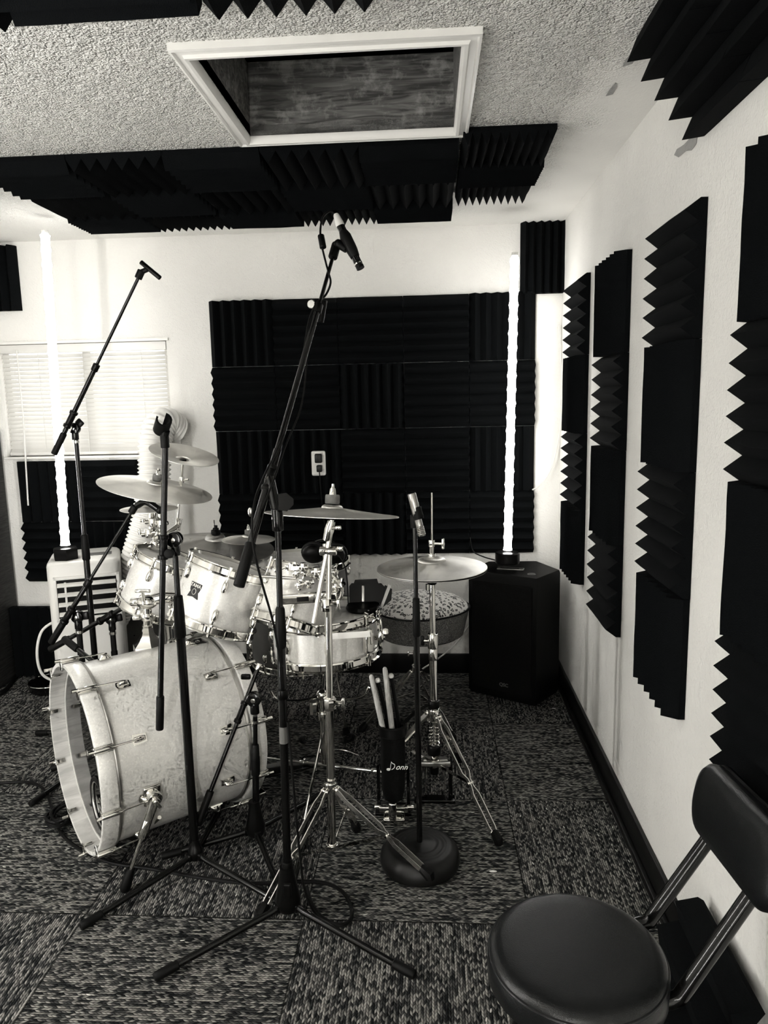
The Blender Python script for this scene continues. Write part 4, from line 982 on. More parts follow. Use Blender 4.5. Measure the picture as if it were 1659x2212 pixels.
# headphones on the floor tom
hp = ay(680, 1192, 2.86)
hpt = thing('headphones', 'black headphones lying on the floor tom head', 'headphones', hp)
for q, (u, v, yy) in enumerate(((676, 1196, 2.84), (722, 1198, 2.86))):
    p = ay(u, v, yy)
    mk('ear_cup', 'black_plastic', hpt, lambda b, p=p: (ball(b, p, .046, (1, .6, .85), 20)))
    mk('ear_pad', 'rubber', hpt, lambda b, p=p: tube(b, [p+V((.042*math.cos(a), .025, .034*math.sin(a))) for a in [2*PI*i/20 for i in range(20)]], .011, 8, closed=True))
mk('headband', 'black_metal', hpt, lambda b: tube(b, spline([ay(672, 1192, 2.88), ay(680, 1172, 2.9), ay(700, 1166, 2.9), ay(722, 1172, 2.9), ay(728, 1195, 2.88)], 5), .006, 8))
cord('headphone_cord', 'thin black cord arching from the headphones toward the snare drum', [ay(722, 1200, 2.85), ay(734, 1203, 2.8), ay(745, 1225, 2.7), ay(750, 1255, 2.6), ay(752, 1290, 2.5), ay(753, 1308, 2.46)], .0028, n=6)

# black percussion block on the snare rim
pbk = thing('percussion_block', 'black plastic percussion block on a bent rod at the snare rim', 'percussion', ay(795, 1285, 2.42))
pm = ay(792, 1285, 2.42)
mb = basis(pm, V((.12, -.95, .30)), XX)
def blk(b):
    prism(b, [(-.058, -.040), (.050, -.050), (.062, .028), (.050, .040), (-.052, .040), (-.060, .030)], -.055, 0, mb)
mk('body', 'black_plastic', pbk, blk)
mk('lip', 'dark_panel', pbk, lambda b: prism(b, [(-.046, .036), (.042, .036), (.036, .056), (-.040, .052)], -.050, -.010, mb))
mk('side_wing', 'dark_panel', pbk, lambda b: prism(b, [(.052, -.046), (.085, -.018), (.088, .020), (.064, .034)], -.052, -.004, mb))
mk('white_strip', 'white_plastic', pbk, lambda b: prism(b, [(.046, -.042), (.054, -.046), (.084, .030), (.074, .036)], -.002, .004, mb))
mk('beater_slot', 'satin_metal', pbk, lambda b: box(b, (-.012, .004, .003), (.009, .055, .004), mb, .001))
mk('foot_plate', 'black_plastic', pbk, lambda b: lathe(b, [(0, -.008), (.055, -.008), (.060, 0), (.055, .010), (0, .010)], Matrix.Translation(ay(785, 1312, 2.38)), 32))
mk('bent_rod', 'chrome', pbk, lambda b: tube(b, spline([ay(780, 1320, 2.34), ay(800, 1330, 2.30), ay(815, 1335, 2.28), ay(822, 1345, 2.28), ay(823, 1395, 2.28)], 6), .0048, 10))
mk('rod_clamp', 'chrome', pbk, lambda b: (cyl(b, ay(808, 1378, 2.27), ay(832, 1376, 2.27), .008, 12, .002), cyl(b, ay(821, 1386, 2.26), ay(823, 1364, 2.26), .011, 12, .002), cyl(b, ay(832, 1364, 2.25), ay(833, 1364, 2.23), .011, 16, .002), box(b, (0, 0, 0), (.02, .008, .014), Matrix.Translation(ay(792, 1321, 2.33)), .003)))
tag(mk('flat_strip', 'white_plastic', None, lambda b: box(b, (0, 0, 0), (.128, .020, .003), basis(ay(756, 1372, 2.165), V((-.1, -1, .0)), V((1, -.05, .10))), .001), ay(756, 1372, 2.165)), 'flat pale metal strip clamped across the front of the snare drum', 'drum hardware')

# ------------------------------------------------------------------ drum throne
TC = ay(907, 1300, 3.0)
tr = thing('drum_throne', 'drum throne with leopard print top and sparkly grey side', 'stool', (TC.x, TC.y, 0))
zs = .53
def saddle(z0, z1, sc0, sc1, rnd):
    def f(b):
        rings = []
        for i in range(8):
            t = i/7; k = sc0+(sc1-sc0)*t; zz = z0+(z1-z0)*(math.sin(t*PI/2) if rnd else t)
            kk = k if not rnd else sc0*math.cos(t*PI/2*.94)+.0
            ring = []
            for j in range(56):
                a = 2*PI*j/56; r = .190*(1+.05*math.cos(2*a)+.035*math.sin(3*a+.6)); ring.append(b.verts.new((TC.x+r*kk*math.cos(a), TC.y+r*kk*math.sin(a), zz)))
            rings.append(ring)
        for i in range(7):
            for j in range(56): b.faces.new((rings[i][j], rings[i][(j+1) % 56], rings[i+1][(j+1) % 56], rings[i+1][j]))
        b.faces.new(rings[0][::-1]); b.faces.new(rings[-1])
    return f
mk('seat_side', 'grey_sparkle', tr, saddle(.375, .492, .90, 1.03, False), sharp=60)
mk('seat_top', 'leopard_plush', tr, saddle(.490, .552, 1.0, .5, True), sharp=60)
mk('seat_piping', 'black_plastic', tr, lambda b: tube(b, [V((TC.x+.190*(1+.05*math.cos(2*a)+.035*math.sin(3*a+.6))*1.035*math.cos(a), TC.y+.190*(1+.05*math.cos(2*a)+.035*math.sin(3*a+.6))*1.035*math.sin(a), .491)) for a in [2*PI*j/56 for j in range(56)]], .004, 6, closed=True))
mk('seat_bottom', 'black_plastic', tr, lambda b: lathe(b, [(0, .368), (.12, .368), (.172, .376), (0, .378)], Matrix.Translation((TC.x, TC.y, 0)), 40))
mk('threaded_post', 'dark_chrome', tr, lambda b: lathe(b, [(0, .10)]+[(.0105 if i % 2 else .0088, .10+.26*i/80) for i in range(81)]+[(0, .37)], Matrix.Translation((TC.x-.02, TC.y, 0)), 20))
mk('leg_hub', 'chrome', tr, lambda b: cyl(b, (TC.x-.02, TC.y, .20), (TC.x-.02, TC.y, .235), .019, 18, .003))
mk('post_collar', 'chrome', tr, lambda b: (cyl(b, (TC.x-.02, TC.y, .27), (TC.x-.02, TC.y, .30), .014, 18, .003), cyl(b, (TC.x-.05, TC.y, .285), (TC.x-.02, TC.y, .285), .004, 8), box(b, (0, 0, 0), (.008, .012, .02), Matrix.Translation((TC.x-.052, TC.y, .285)), .002)))
for f in (V((TC.x-.25, TC.y-.16, .014)), V((TC.x+.13, TC.y-.24, .014)), V((TC.x+.06, TC.y+.27, .014))):
    hd = V((f.x-TC.x, f.y-TC.y, 0)).normalized()
    braced_leg(tr, V((TC.x-.02, TC.y, .215))+hd*.02, f, .012, low=V((TC.x-.02, TC.y, .11))+hd*.012)

# ------------------------------------------------------------------ kick pedal, slave pedal and drive rod
kp = thing('bass_drum_pedal', 'chrome double bass drum pedal with long link rod under the snare', 'pedal', (-.45, 2.35, 0))
lr0, lr1 = ay(572, 1637, 2.45), ay(822, 1667, 2.30)
mk('link_rod', 'chrome', kp, lambda b: (cyl(b, lr0, lr0.lerp(lr1, .5), .0042, 12), cyl(b, lr0.lerp(lr1, .33), lr1, .0062, 12), cyl(b, lr0.lerp(lr1, .32), lr0.lerp(lr1, .36), .009, 12, .002), ball(b, lr0.lerp(lr1, .36)+V((0, 0, .012)), .005), cyl(b, lr0.lerp(lr1, .93), lr0.lerp(lr1, .99), .010, 12, .002)))
mk('universal_joint', 'chrome', kp, lambda b: (ball(b, lr1+V((.012, 0, 0)), .010), ball(b, lr1+V((.03, 0, 0)), .010), cyl(b, lr1, lr1+V((.06, 0, 0)), .005, 10)))
sx_, sy2 = ay(850, 1700, 2.28).x, 2.28
mk('slave_frame', 'black_metal', kp, lambda b: (bx(b, sx_-.06, sx_+.06, sy2-.05, sy2+.02, 0, .012, .003), bx(b, sx_-.055, sx_-.045, sy2-.01, sy2+.01, .0, .15), bx(b, sx_+.045, sx_+.055, sy2-.01, sy2+.01, .0, .15)))
mk('slave_footboard', 'satin_metal', kp, lambda b: box(b, (0, 0, 0), (.08, .26, .008), basis(V((sx_, sy2+.15, .07)), V((0, .42, .9)), XX), .003))
mk('hoop_clamp', 'chrome', kp, lambda b: (bx(b, sx_-.03, sx_+.04, sy2-.10, sy2-.045, .0, .02, .004), bx(b, sx_-.012, sx_+.014, sy2-.10, sy2-.07, .0, .075, .005), bx(b, sx_-.045, sx_+.05, sy2-.075, sy2-.055, .028, .048, .004), cyl(b, (sx_-.06, sy2-.06, .04), (sx_+.07, sy2-.06, .04), .008, 12, .002)))
kb = CF+AXR*(BL+.06); kb = V((kb.x, kb.y, 0))
mkk = basis(kb, UPZ, AXR)
mk('footboard', 'black_metal', kp, lambda b: box(b, (.16, 0, .06), (.28, .09, .008), mkk @ Matrix.Rotation(.14, 4, 'Y'), .003))
mk('pedal_frame', 'chrome', kp, lambda b: (box(b, (0, -.05, .09), (.02, .012, .17), mkk, .003), box(b, (0, .05, .09), (.02, .012, .17), mkk, .003), box(b, (0, 0, .006), (.08, .13, .012), mkk, .003), box(b, (0, 0, .165), (.016, .13, .016), mkk, .004)))
mk('beater', 'felt', kp, lambda b: (cyl(b, mkk @ V((0, 0, .165)), mkk @ V((-.035, 0, .31)), .0035, 8), cyl(b, mkk @ V((-.05, 0, .30)), mkk @ V((-.015, 0, .31)), .024, 18, .004)))
rc = ay(690, 1625, 2.5)
mk('curved_plate', 'dark_chrome', kp, lambda b: strap(b, spline([ay(640, 1650, 2.55), ay(665, 1628, 2.55), ay(700, 1618, 2.52), ay(740, 1618, 2.5), ay(775, 1630, 2.5)], 5), V((0, .3, 1)), .03, .003))

# ------------------------------------------------------------------ stick bag with sticks
bgx = thing('stick_bag', 'black fabric stick bag with music note lettering, hung beside the hi-hat', 'bag', ay(848, 1735, 2.13))
BT, BB = ay(848, 1565, 2.13), ay(850, 1728, 2.13)
def bag(b):
    rings = []; n = 28
    for i, (t, rx, ry) in enumerate(((0, .040, .034), (.03, .042, .036), (.12, .040, .034), (.13, .038, .033), (.5, .038, .032), (.85, .036, .031), (.97, .030, .025), (1.04, .006, .006))):
        c = BT.lerp(BB, t); rings.append([b.verts.new(c+V((rx*math.cos(2*PI*j/n)*(1+.03*mnoise.noise(V((j*.9, t*5, 0)))), ry*math.sin(2*PI*j/n), 0))) for j in range(n)])
    for i in range(7):
        for j in range(n): b.faces.new((rings[i][j], rings[i][(j+1) % n], rings[i+1][(j+1) % n], rings[i+1][j]))
    b.faces.new(rings[-1])
    inn = [b.verts.new(BT+V((.034*math.cos(2*PI*j/n), .029*math.sin(2*PI*j/n), 0))) for j in range(n)]; bot = [b.verts.new(BT.lerp(BB, .85)+V((.028*math.cos(2*PI*j/n), .024*math.sin(2*PI*j/n), 0))) for j in range(n)]
    for j in range(n):
        b.faces.new((rings[0][j], inn[j], inn[(j+1) % n], rings[0][(j+1) % n])); b.faces.new((inn[j], bot[j], bot[(j+1) % n], inn[(j+1) % n]))
    b.faces.new(bot)
mk('pouch', 'black_cloth', bgx, bag, sharp=60)
mk('rim_flap', 'rubber', bgx, lambda b: lathe(b, [(.0415, -.03), (.044, -.028), (.0445, .0), (.041, .003)], Matrix.Translation(BT), 32, True))
nb = basis(ay(858, 1655, 2.094), V((0, -1, .05)), XX)
text('lettering', 'onn', .024, 'print_white', bgx, nb @ Matrix.Translation((.0125, -.0035, 0)), .0006, shear=.45)
mk('music_note', 'print_white', bgx, lambda b: (prism(b, [(.0062*math.cos(a)-.027, .0042*math.sin(a)-.0105) for a in [2*PI*i/14 for i in range(14)]], 0, .001, nb), prism(b, [(-.0225, -.010), (-.0208, -.010), (-.0172, .0135), (-.0182, .0155)], 0, .001, nb), tube(b, [nb @ V((x, y, .0006)) for x, y in [(p.x, p.y) for p in spline([V((-.0178, .0125, 0)), V((-.0135, .0085, 0)), V((-.0085, .006, 0)), V((-.0075, .0005, 0)), V((-.0105, -.0065, 0)), V((-.0175, -.0115, 0))], 5)]], .0011, 6)))
mk('hang_strap', 'black_cloth', bgx, lambda b: strap(b, [BT+V((.03, 0, .0)), ay(895, 1540, 2.2), ay(925, 1522, 2.30)], V((0, .2, 1)), .014, .003))
for (u0, v0, u1, v1, mat, lb) in ((801, 1457, 826, 1568, 'stick_wood', 'worn wooden drumstick leaning out of the bag, nearest the snare'), (831, 1441, 846, 1568, 'stick_wood', 'taller wooden drumstick standing in the bag')):
    p0, p1 = ay(u0, v0, 2.13), ay(u1, v1, 2.12); q = p1+(p1-p0)*.6
    o = mk('drumstick', mat, None, lambda b, p0=p0, q=q: tube(b, [p0, p0.lerp(q, .012), p0.lerp(q, .04), p0.lerp(q, .4), q], [.003, .0065, .0078, .0088, .0088], 12), p1)
    tag(o, lb, 'drumstick', 'drumsticks in the stick bag')
for (u0, v0, u1, v1, lb) in ((816, 1470, 840, 1568, 'black mallet with white round tip between the two drumsticks'), (845, 1460, 862, 1565, 'black mallet with white round tip nearest the black mic pole')):
    p0, p1 = ay(u0, v0, 2.14), ay(u1, v1, 2.14); q = p1+(p1-p0)*.6
    t = thing('mallet', lb, 'mallet', p1, 'mallets in the stick bag')
    mk('handle', 'black_plastic', t, lambda b, p0=p0, q=q: tube(b, [p0, q], .0066, 12)); mk('tip', 'white_plastic', t, lambda b, p0=p0: ball(b, p0, .0085))
# ------------------------------------------------------------------ microphone stands
def clip(parent, p, d, fwd, name='mic_clip', s=1.):
    """U shaped clip at p, opening along d"""
    m4 = basis(p, d, fwd)
    def f(b):
        n = 12; rings = []
        for zz in (-.022*s, .022*s):
            o = []
            for i in range(n+1):
                a = math.radians(-50+280*i/n-90+0); o.append((.0155*s*math.cos(a), .0155*s*math.sin(a)))
            for i in range(n, -1, -1):
                a = math.radians(-50+280*i/n-90+0); o.append((.0115*s*math.cos(a), .0115*s*math.sin(a)))
            rings.append([b.verts.new(m4 @ V((x, y, zz))) for x, y in o])
        m_ = len(rings[0])
        for k in range(m_): b.faces.new((rings[0][k], rings[0][(k+1) % m_], rings[1][(k+1) % m_], rings[1][k]))
        for k in range(n):
            for R_ in rings: b.faces.new((R_[k], R_[k+1], R_[m_-2-k], R_[m_-1-k]))
    return mk(name, 'rubber', parent, f)
def swivel(parent, p, r=.021, wdir=(0, -1, 0), knob=None):
    wd = V(wdir)
    mk('swivel', 'black_metal', parent, lambda b: (cyl(b, p-wd*.013, p+wd*.013, r, 24, .003), cyl(b, p-V((0, 0, r*2.1)), p-V((0, 0, r*.5)), r*.62, 16, .002)))
    mk('swivel_bolt', 'chrome', parent, lambda b: cyl(b, p+wd*.011, p+wd*.0165, r*.33, 14, .001))
    if knob is not None:
        k = V(knob); mk('swivel_knob', 'black_plastic', parent, lambda b: (cyl(b, p, p+k*.7, .006, 10), box(b, (0, 0, 0), (.012, .030, .024), basis(p+k, k), .005)))
def tri_base(t, hub, feet, hubr=.021, body=.10, z=.035):
    hub = V(hub); hb = V((hub.x, hub.y, z))
    mk('hub', 'black_plastic', t, lambda b: lathe(b, [(0, -.008), (hubr*1.05, -.006), (hubr*1.25, .006), (hubr*1.25, .022), (hubr*.95, body*.55), (hubr*.72, body*.9), (hubr*.70, body), (0, body)], Matrix.Translation(hb), 24))
    for f in feet:
        f = V(f); d = (f-hb); dn = V((d.x, d.y, 0)).normalized(); s = hb+dn*hubr*.9+V((0, 0, .002)); e = V((f.x, f.y, .0125)); dd = (e-s).normalized()
        lg = mk('leg', 'black_metal', t, lambda b, s=s, e=e, dn=dn, hb=hb: tube(b, [hb+dn*.008+V((0, 0, .016)), s+dn*.012+V((0, 0, .004)), s+dn*.03, e], [.006, .0088, .0088, .0088], 14))
        mk('rubber_foot', 'rubber', lg, lambda b, e=e, dd=dd: tube(b, [e-dd*.052, e-dd*.050, e-dd*.012, e+dd*.004, e+dd*.008], [.0095, .0115, .0120, .0118, .009], 16))
        mk('leg_knuckle', 'black_plastic', lg, lambda b, s=s, dn=dn: (box(b, (0, 0, 0), (.022, .020, .022), basis(s+dn*.002+V((0, 0, .004)), UPZ, dn), .004)))
def boom_set(t, p0, p1, r, grip=None, grip_r=.0125, holder=None, mat='black_metal', split=None):
    p0, p1 = V(p0), V(p1); d = (p1-p0).normalized()
    if split is None: mk('boom', mat, t, lambda b: cyl(b, p0, p1, r, 14))
    else:
        ps = p0.lerp(p1, split); mk('boom', mat, t, lambda b: cyl(b, p0, ps, r, 14)); mk('boom_extension', mat, t, lambda b: cyl(b, ps, p1, r*.66, 12)); mk('boom_collar', 'black_plastic', t, lambda b: cyl(b, ps-d*.012, ps+d*.016, r*1.45, 16, .002))
    if grip: mk('boom_grip', 'rubber', t, lambda b: cyl(b, p0-d*.006, p0+d*grip, grip_r, 16, .003))
    if holder is not None: mk('boom_holder', 'black_plastic', t, lambda b: (cyl(b, p0.lerp(p1, holder)-d*.030, p0.lerp(p1, holder)+d*.030, r*1.35, 16, .003), cyl(b, p0.lerp(p1, holder)-d*.034, p0.lerp(p1, holder)-d*.022, r*1.75, 16, .002), cyl(b, p0.lerp(p1, holder)+d*.022, p0.lerp(p1, holder)+d*.034, r*1.75, 16, .002)))
G = 'boom microphone stands around the kit'
# A: tall stand in front
a0 = V((-.392, 1.747, 0))
A_ = thing('microphone_stand', 'tall black boom stand nearest the viewer, its boom reaching up to the ceiling foam', 'microphone stand', a0, G)
tri_base(A_, a0, [(-.668, 1.522, 0), (-.057, 1.551, 0), (-.405, 2.085, 0)], .027, .115)
top = V((-.375, 1.75, 1.10))
q = lambda z: a0.lerp(V((top.x, top.y, 0)), z/1.1)+V((0, 0, z))
mk('lower_post', 'black_metal', A_, lambda b: cyl(b, q(.13), q(.80), .0108, 18))
mk('grip_sleeve', 'rubber', A_, lambda b: tube(b, [q(.755), q(.76), q(.80), q(.855), q(.862)], [.0115, .0135, .0140, .0120, .009], 20))
mk('upper_post', 'black_metal', A_, lambda b: cyl(b, q(.84), top, .0078, 16))
mk('post_collar', 'black_plastic', A_, lambda b: (cyl(b, q(.62), q(.645), .0145, 18, .002)))
mk('tape_wrap', 'grey_plastic', A_, lambda b: cyl(b, q(.50), q(.545), .0114, 18))
mk('hub_latch', 'black_plastic', A_, lambda b: (cyl(b, q(.135), q(.165), .0145, 18, .003), box(b, (0, 0, 0), (.02, .012, .04), Matrix.Translation(q(.10)+V((.004, -.028, 0))), .004)))
bo0, bo1 = ay(517, 1262, 1.66), ay(722, 545, 2.17)
boom_set(A_, bo0, bo1, .0082, .105, .0140, .28, split=.80)
mk('boom_sleeve', 'black_metal', A_, lambda b: cyl(b, bo0.lerp(bo1, .10), bo0.lerp(bo1, .36), .0105, 16))
mk('head', 'black_metal', A_, lambda b: (cyl(b, top-V((0, 0, .045)), top+V((0, 0, .01)), .014, 18, .003), cyl(b, top+V((0, 0, -.005)), bo0.lerp(bo1, .28), .013, 14)))
kn = ay(612, 1083, 1.72)
mk('tightening_knob', 'black_plastic', A_, lambda b: (prism(b, [(-.016, -.020), (.004, -.024), (.020, -.008), (.020, .006), (.004, .020), (-.016, .018)], -.008, .008, basis(kn+V((.004, 0, 0)), V((.25, -1, .1)), XX)), cyl(b, top, kn, .007, 10)))
mk('wing_screw', 'dark_chrome', A_, lambda b: (cyl(b, ay(588, 1120, 1.75), ay(596, 1120, 1.75), .0085, 12, .002), ball(b, ay(541, 1106, 1.68), .007, (1, .5, 1.6))))
bk = ay(676, 658, 2.09)
mk('boom_clutch', 'black_plastic', A_, lambda b: (cyl(b, ay(694, 672, 2.1)-V((.006, 0, .03)), ay(694, 672, 2.1)+V((.006, 0, .03)), .0125, 14, .002), cyl(b, bk, ay(692, 668, 2.1), .009, 12)))
mk('clutch_knob', 'dark_chrome', A_, lambda b: lathe(b, [(0, .012), (.011, .012), (.0125, .010), (.0125, .002), (.010, 0), (0, 0)], basis(bk, V((-.35, -1, .05))), 24))
mk('mic_clip_joint', 'rubber', A_, lambda b: (cyl(b, bo1-(bo1-bo0).normalized()*.02, bo1+(bo1-bo0).normalized()*.03, .0135, 16, .003), ball(b, ay(731, 527, 2.17), .013)))
micp, micq = ay(741, 500, 2.17), ay(779, 580, 2.15)
mdir = (micq-micp).normalized()
mk('mic_clip', 'rubber', A_, lambda b: (tube(b, [micp+mdir*.0, micp+mdir*.015, micp+mdir*.06, micp+mdir*.082], [.012, .0165, .0165, .0135], 16), tube(b, [ay(731, 527, 2.17), ay(748, 540, 2.16)], [.012, .009], 12)))
mc = thing('microphone', 'slim black microphone hanging high under the ceiling foam', 'microphone', micp, 'microphones')
mk('body', 'black_metal', mc, lambda b: tube(b, [micp-mdir*.018, micq-mdir*.022, micq-mdir*.022], [.0115, .0115, .0115], 16))
mk('grille', 'black_plastic', mc, lambda b: (tube(b, [micq-mdir*.022, micq-mdir*.018, micq-mdir*.016, micq-mdir*.011, micq-mdir*.009, micq], [.0115, .0118, .0095, .0095, .012, .012], 18)))
mk('grille_ring', 'chrome', mc, lambda b: cyl(b, micq-mdir*.017, micq-mdir*.013, .0120, 18))
x0 = ay(725, 462, 2.175); xd = (micp-mdir*.018-x0)
cb_ = thing('microphone_cable', 'black microphone cable looping over and down the long boom', 'cable', x0)
mk('connector', 'white_tape', cb_, lambda b: tube(b, [x0, x0+xd*.12, x0+xd*.8, x0+xd], [.006, .0085, .0125, .0125], 16))
cpts = [x0+xd*.05, ay(712, 457, 2.17), ay(697, 470, 2.16), ay(692, 500, 2.15), ay(695, 530, 2.14), ay(704, 568, 2.13), ay(710, 590, 2.12), ay(714, 612, 2.11), ay(703, 638, 2.10), ay(684, 655, 2.07), ay(668, 690, 2.05), ay(659, 740, 2.03), ay(650, 800, 1.98), ay(625, 900, 1.90), ay(600, 968, 1.83), ay(570, 1030, 1.75), ay(551, 1080, 1.69), ay(544, 1140, 1.66), ay(549, 1190, 1.66), ay(566, 1260, 1.68), ay(590, 1345, 1.70), ay(607, 1440, 1.715)]
mk('cable', 'rubber', cb_, lambda b: tube(b, spline(cpts, 8), .0030, 8))
mk('ferrite_bead', 'black_plastic', cb_, lambda b: cyl(b, ay(693, 508, 2.15), ay(698, 536, 2.14), .0095, 16, .002))
cord('boom_cable', 'second thin cable strung loosely beside the long boom', [ay(686, 664, 2.08), ay(664, 710, 2.06), ay(662, 790, 2.03), ay(650, 880, 1.96), ay(618, 960, 1.86), ay(590, 1040, 1.76), ay(566, 1100, 1.69)], .0024)
cord('floor_cable', 'black cable hanging beside the lower post of the nearest stand', [ay(622, 1560, 1.735), ay(634, 1700, 1.735), ay(648, 1850, 1.735), ay(660, 1930, 1.74), az(688, 1982, .008), az(720, 1996, .008)], .0035)
# B: stand with upright boom
b0 = V((-.708, 1.946, 0))
B_ = thing('microphone_stand', 'black stand with upright boom crossing the white bass drum, empty clip on top', 'microphone stand', b0, G)
tri_base(B_, b0, [(-.929, 1.684, 0), (-.405, 1.775, 0), (-.72, 2.255, 0)], .017, .055, .038)
qb = lambda z: V((-.710, 1.948, z))
mk('lower_post', 'black_metal', B_, lambda b: cyl(b, qb(.08), qb(.75), .0130, 18))
mk('grip_sleeve', 'rubber', B_, lambda b: tube(b, [qb(.715), qb(.72), qb(.79), qb(.835), qb(.838)], [.013, .0155, .0150, .0128, .009], 20))
mk('upper_post', 'black_metal', B_, lambda b: cyl(b, qb(.82), qb(.965), .0080, 16))
pv = ay(377, 1165, 1.93)
swivel(B_, pv, .0215)
mk('tightening_knob', 'rubber', B_, lambda b: (cyl(b, ay(368, 1196, 1.92), ay(364, 1196, 1.885), .013, 16, .004)))
u0, u1 = ay(345, 1572, 1.90), ay(357, 968, 1.905)
boom_set(B_, u0, u1, .0082, .095, .0110, .66)
mk('mic_clip_joint', 'rubber', B_, lambda b: (cyl(b, u1, u1+V((0, 0, .035)), .0115, 16, .003), tube(b, [u1+V((0, 0, .03)), ay(358, 930, 1.90)], [.010, .011], 12)))
clip(B_, ay(351, 917, 1.895), V((.45, -.75, .45)), V((.25, .1, -1)), s=1.35)
# C: low stand by the bass drum
c_0 = V((-.559, 2.078, 0))
C_ = thing('microphone_stand', 'low black boom stand squeezed between bass drum and cymbal stand', 'microphone stand', c_0, G)
tri_base(C_, c_0, [(-.819, 1.983, 0), (-.400, 2.33, 0), (-.43, 1.83, 0)], .024, .105)
qc = lambda z: c_0.lerp(V((-.541, 2.078, 0)), z/.45)+V((0, 0, z))
mk('lower_post', 'black_metal', C_, lambda b: cyl(b, qc(.13), qc(.27), .0105, 18))
mk('grip_sleeve', 'rubber', C_, lambda b: tube(b, [qc(.225), qc(.23), qc(.27), qc(.325), qc(.328)], [.0115, .0135, .0140, .0110, .009], 20))
mk('upper_post', 'black_metal', C_, lambda b: cyl(b, qc(.31), qc(.42), .0072, 16))
mk('post_ring', 'chrome', C_, lambda b: cyl(b, qc(.398), qc(.406), .0092, 16))
swivel(C_, ay(549, 1510, 2.06), .022)
g0, g1 = ay(428, 1778, 1.97), ay(556, 1447, 2.10)
boom_set(C_, g0, g1, .0066, .10, .0115, .72)
mk('boom_tip', 'chrome', C_, lambda b: cyl(b, g1, g1+(g1-g0).normalized()*.02, .008, 14, .001))
mk('tightening_knob', 'black_plastic', C_, lambda b: (box(b, (0, 0, 0), (.03, .012, .016), Matrix.Translation(ay(545, 1462, 2.08)+V((-.02, 0, .0))), .004)))
# H, F, G: stands by the air conditioner
h0 = V((-1.30, 2.74, 0))
H_ = thing('microphone_stand', 'tall thin black boom stand before the window blind, bar clip at the tip', 'microphone stand', h0, G)
ht = ay(167, 950, 2.74); qh = lambda z: V((ht.x-.005, 2.74, z))
tri_base(H_, qh(0), [qh(0)+V((-.30, .05, 0)), qh(0)+V((.24, .16, 0)), qh(0)+V((.1, -.27, 0))])
mk('lower_post', 'black_metal', H_, lambda b: cyl(b, qh(.13), qh(.80), .0120, 18))
mk('grip_sleeve', 'rubber', H_, lambda b: tube(b, [qh(.765), qh(.77), qh(.82), qh(.865), qh(.868)], [.013, .0155, .0150, .0128, .009], 20))
mk('upper_post', 'black_metal', H_, lambda b: cyl(b, qh(.85), qh(ht.z), .0082, 16))
mk('post_ring', 'chrome', H_, lambda b: cyl(b, qh(ht.z-.012), qh(ht.z-.003), .0105, 16))
hp_ = ay(161, 925, 2.72)
swivel(H_, hp_, .021, knob=V((.022, 0, .02)))
e0, e1 = ay(118, 978, 2.68), ay(298, 602, 2.66)
boom_set(H_, e0, e1, .0088, .085, .0120, .20, split=.50)
mk('label_plate', 'print_white', H_, lambda b: box(b, (0, 0, 0), (.009, .020, .002), basis(ay(151, 927, 2.675), V((0, -1, 0)), V((1, 0, -.35))), .0005))
mk('mic_clip_joint', 'rubber', H_, lambda b: (cyl(b, e1, ay(306, 584, 2.66), .0135, 14, .003), tube(b, [ay(304, 588, 2.66), ay(318, 582, 2.66)], .009, 10)))
mk('stereo_bar', 'black_plastic', H_, lambda b: cyl(b, ay(304, 566, 2.66), ay(346, 601, 2.66), .0085, 16, .002))
def small(nm, base, pivot, y, lo, hi, label, kd, ylo=None, yhi=None, gr=.09, post_r=.0095):
    pv = ay(pivot[0], pivot[1], y); b0 = V((pv.x, y, 0))
    t = thing('microphone_stand', label, 'microphone stand', b0, G)
    tri_base(t, b0, [b0+V(f) for f in base])
    mk('lower_post', 'black_metal', t, lambda b: cyl(b, b0+V((0, 0, .13)), V((pv.x, y, pv.z-.13)), .0125, 18))
    mk('upper_post', 'black_metal', t, lambda b: cyl(b, V((pv.x, y, pv.z-.14)), V((pv.x, y, pv.z-.04)), .0105, 18))
    mk('post_ring', 'chrome', t, lambda b: cyl(b, V((pv.x, y, pv.z-.062)), V((pv.x, y, pv.z-.052)), .0135, 16))
    swivel(t, pv, .022, knob=V((.030, 0, .004)))
    mk('label_plate', 'print_white', t, lambda b: box(b, (0, 0, 0), (.009, .020, .002), basis(pv+V((-.018, -.0150, .006)), V((0, -1, 0)), V((1, 0, -.35))), .0005))
    l0, l1 = ay(lo[0], lo[1], ylo or y-.03), ay(hi[0], hi[1], yhi or y-.03)
    d = (l1-l0); k = max(0, min(1, (pv-l0).dot(d)/d.length_squared))
    boom_set(t, l0, l1, .0088, gr, .0125, k, split=min(.9, k+.25))
    return t, l1, (l1-l0).normalized()
F_, fe, fdv = small('F', [(-.10, -.24, 0), (.26, .02, 0), (-.14, .2, 0)], (168, 1332), 2.50, (112, 1386), (283, 1108), 'black boom stand rising steeply toward the small splash cymbal', 1)
mk('mic_clip_joint', 'rubber', F_, lambda b: (cyl(b, fe, fe+fdv*.03, .0125, 14, .003),))
tm = thing('microphone', 'black microphone with cable pointed at the small splash cymbal', 'microphone', fe, 'microphones')
mk('body', 'black_metal', tm, lambda b: tube(b, spline([ay(296, 1092, 2.47), ay(316, 1084, 2.46), ay(345, 1102, 2.45)], 5), [.012]*5+[.012]*5+[.012], 14))
mk('grille', 'black_plastic', tm, lambda b: ball(b, ay(345, 1102, 2.45), .014))
G_, ge, gdv = small('G', [(-.22, -.12, 0), (.2, -.15, 0), (.03, .25, 0)], (241, 1336), 2.62, (110, 1402), (296, 1296), 'black boom stand with flatter boom reaching behind the small rack tom', 1)
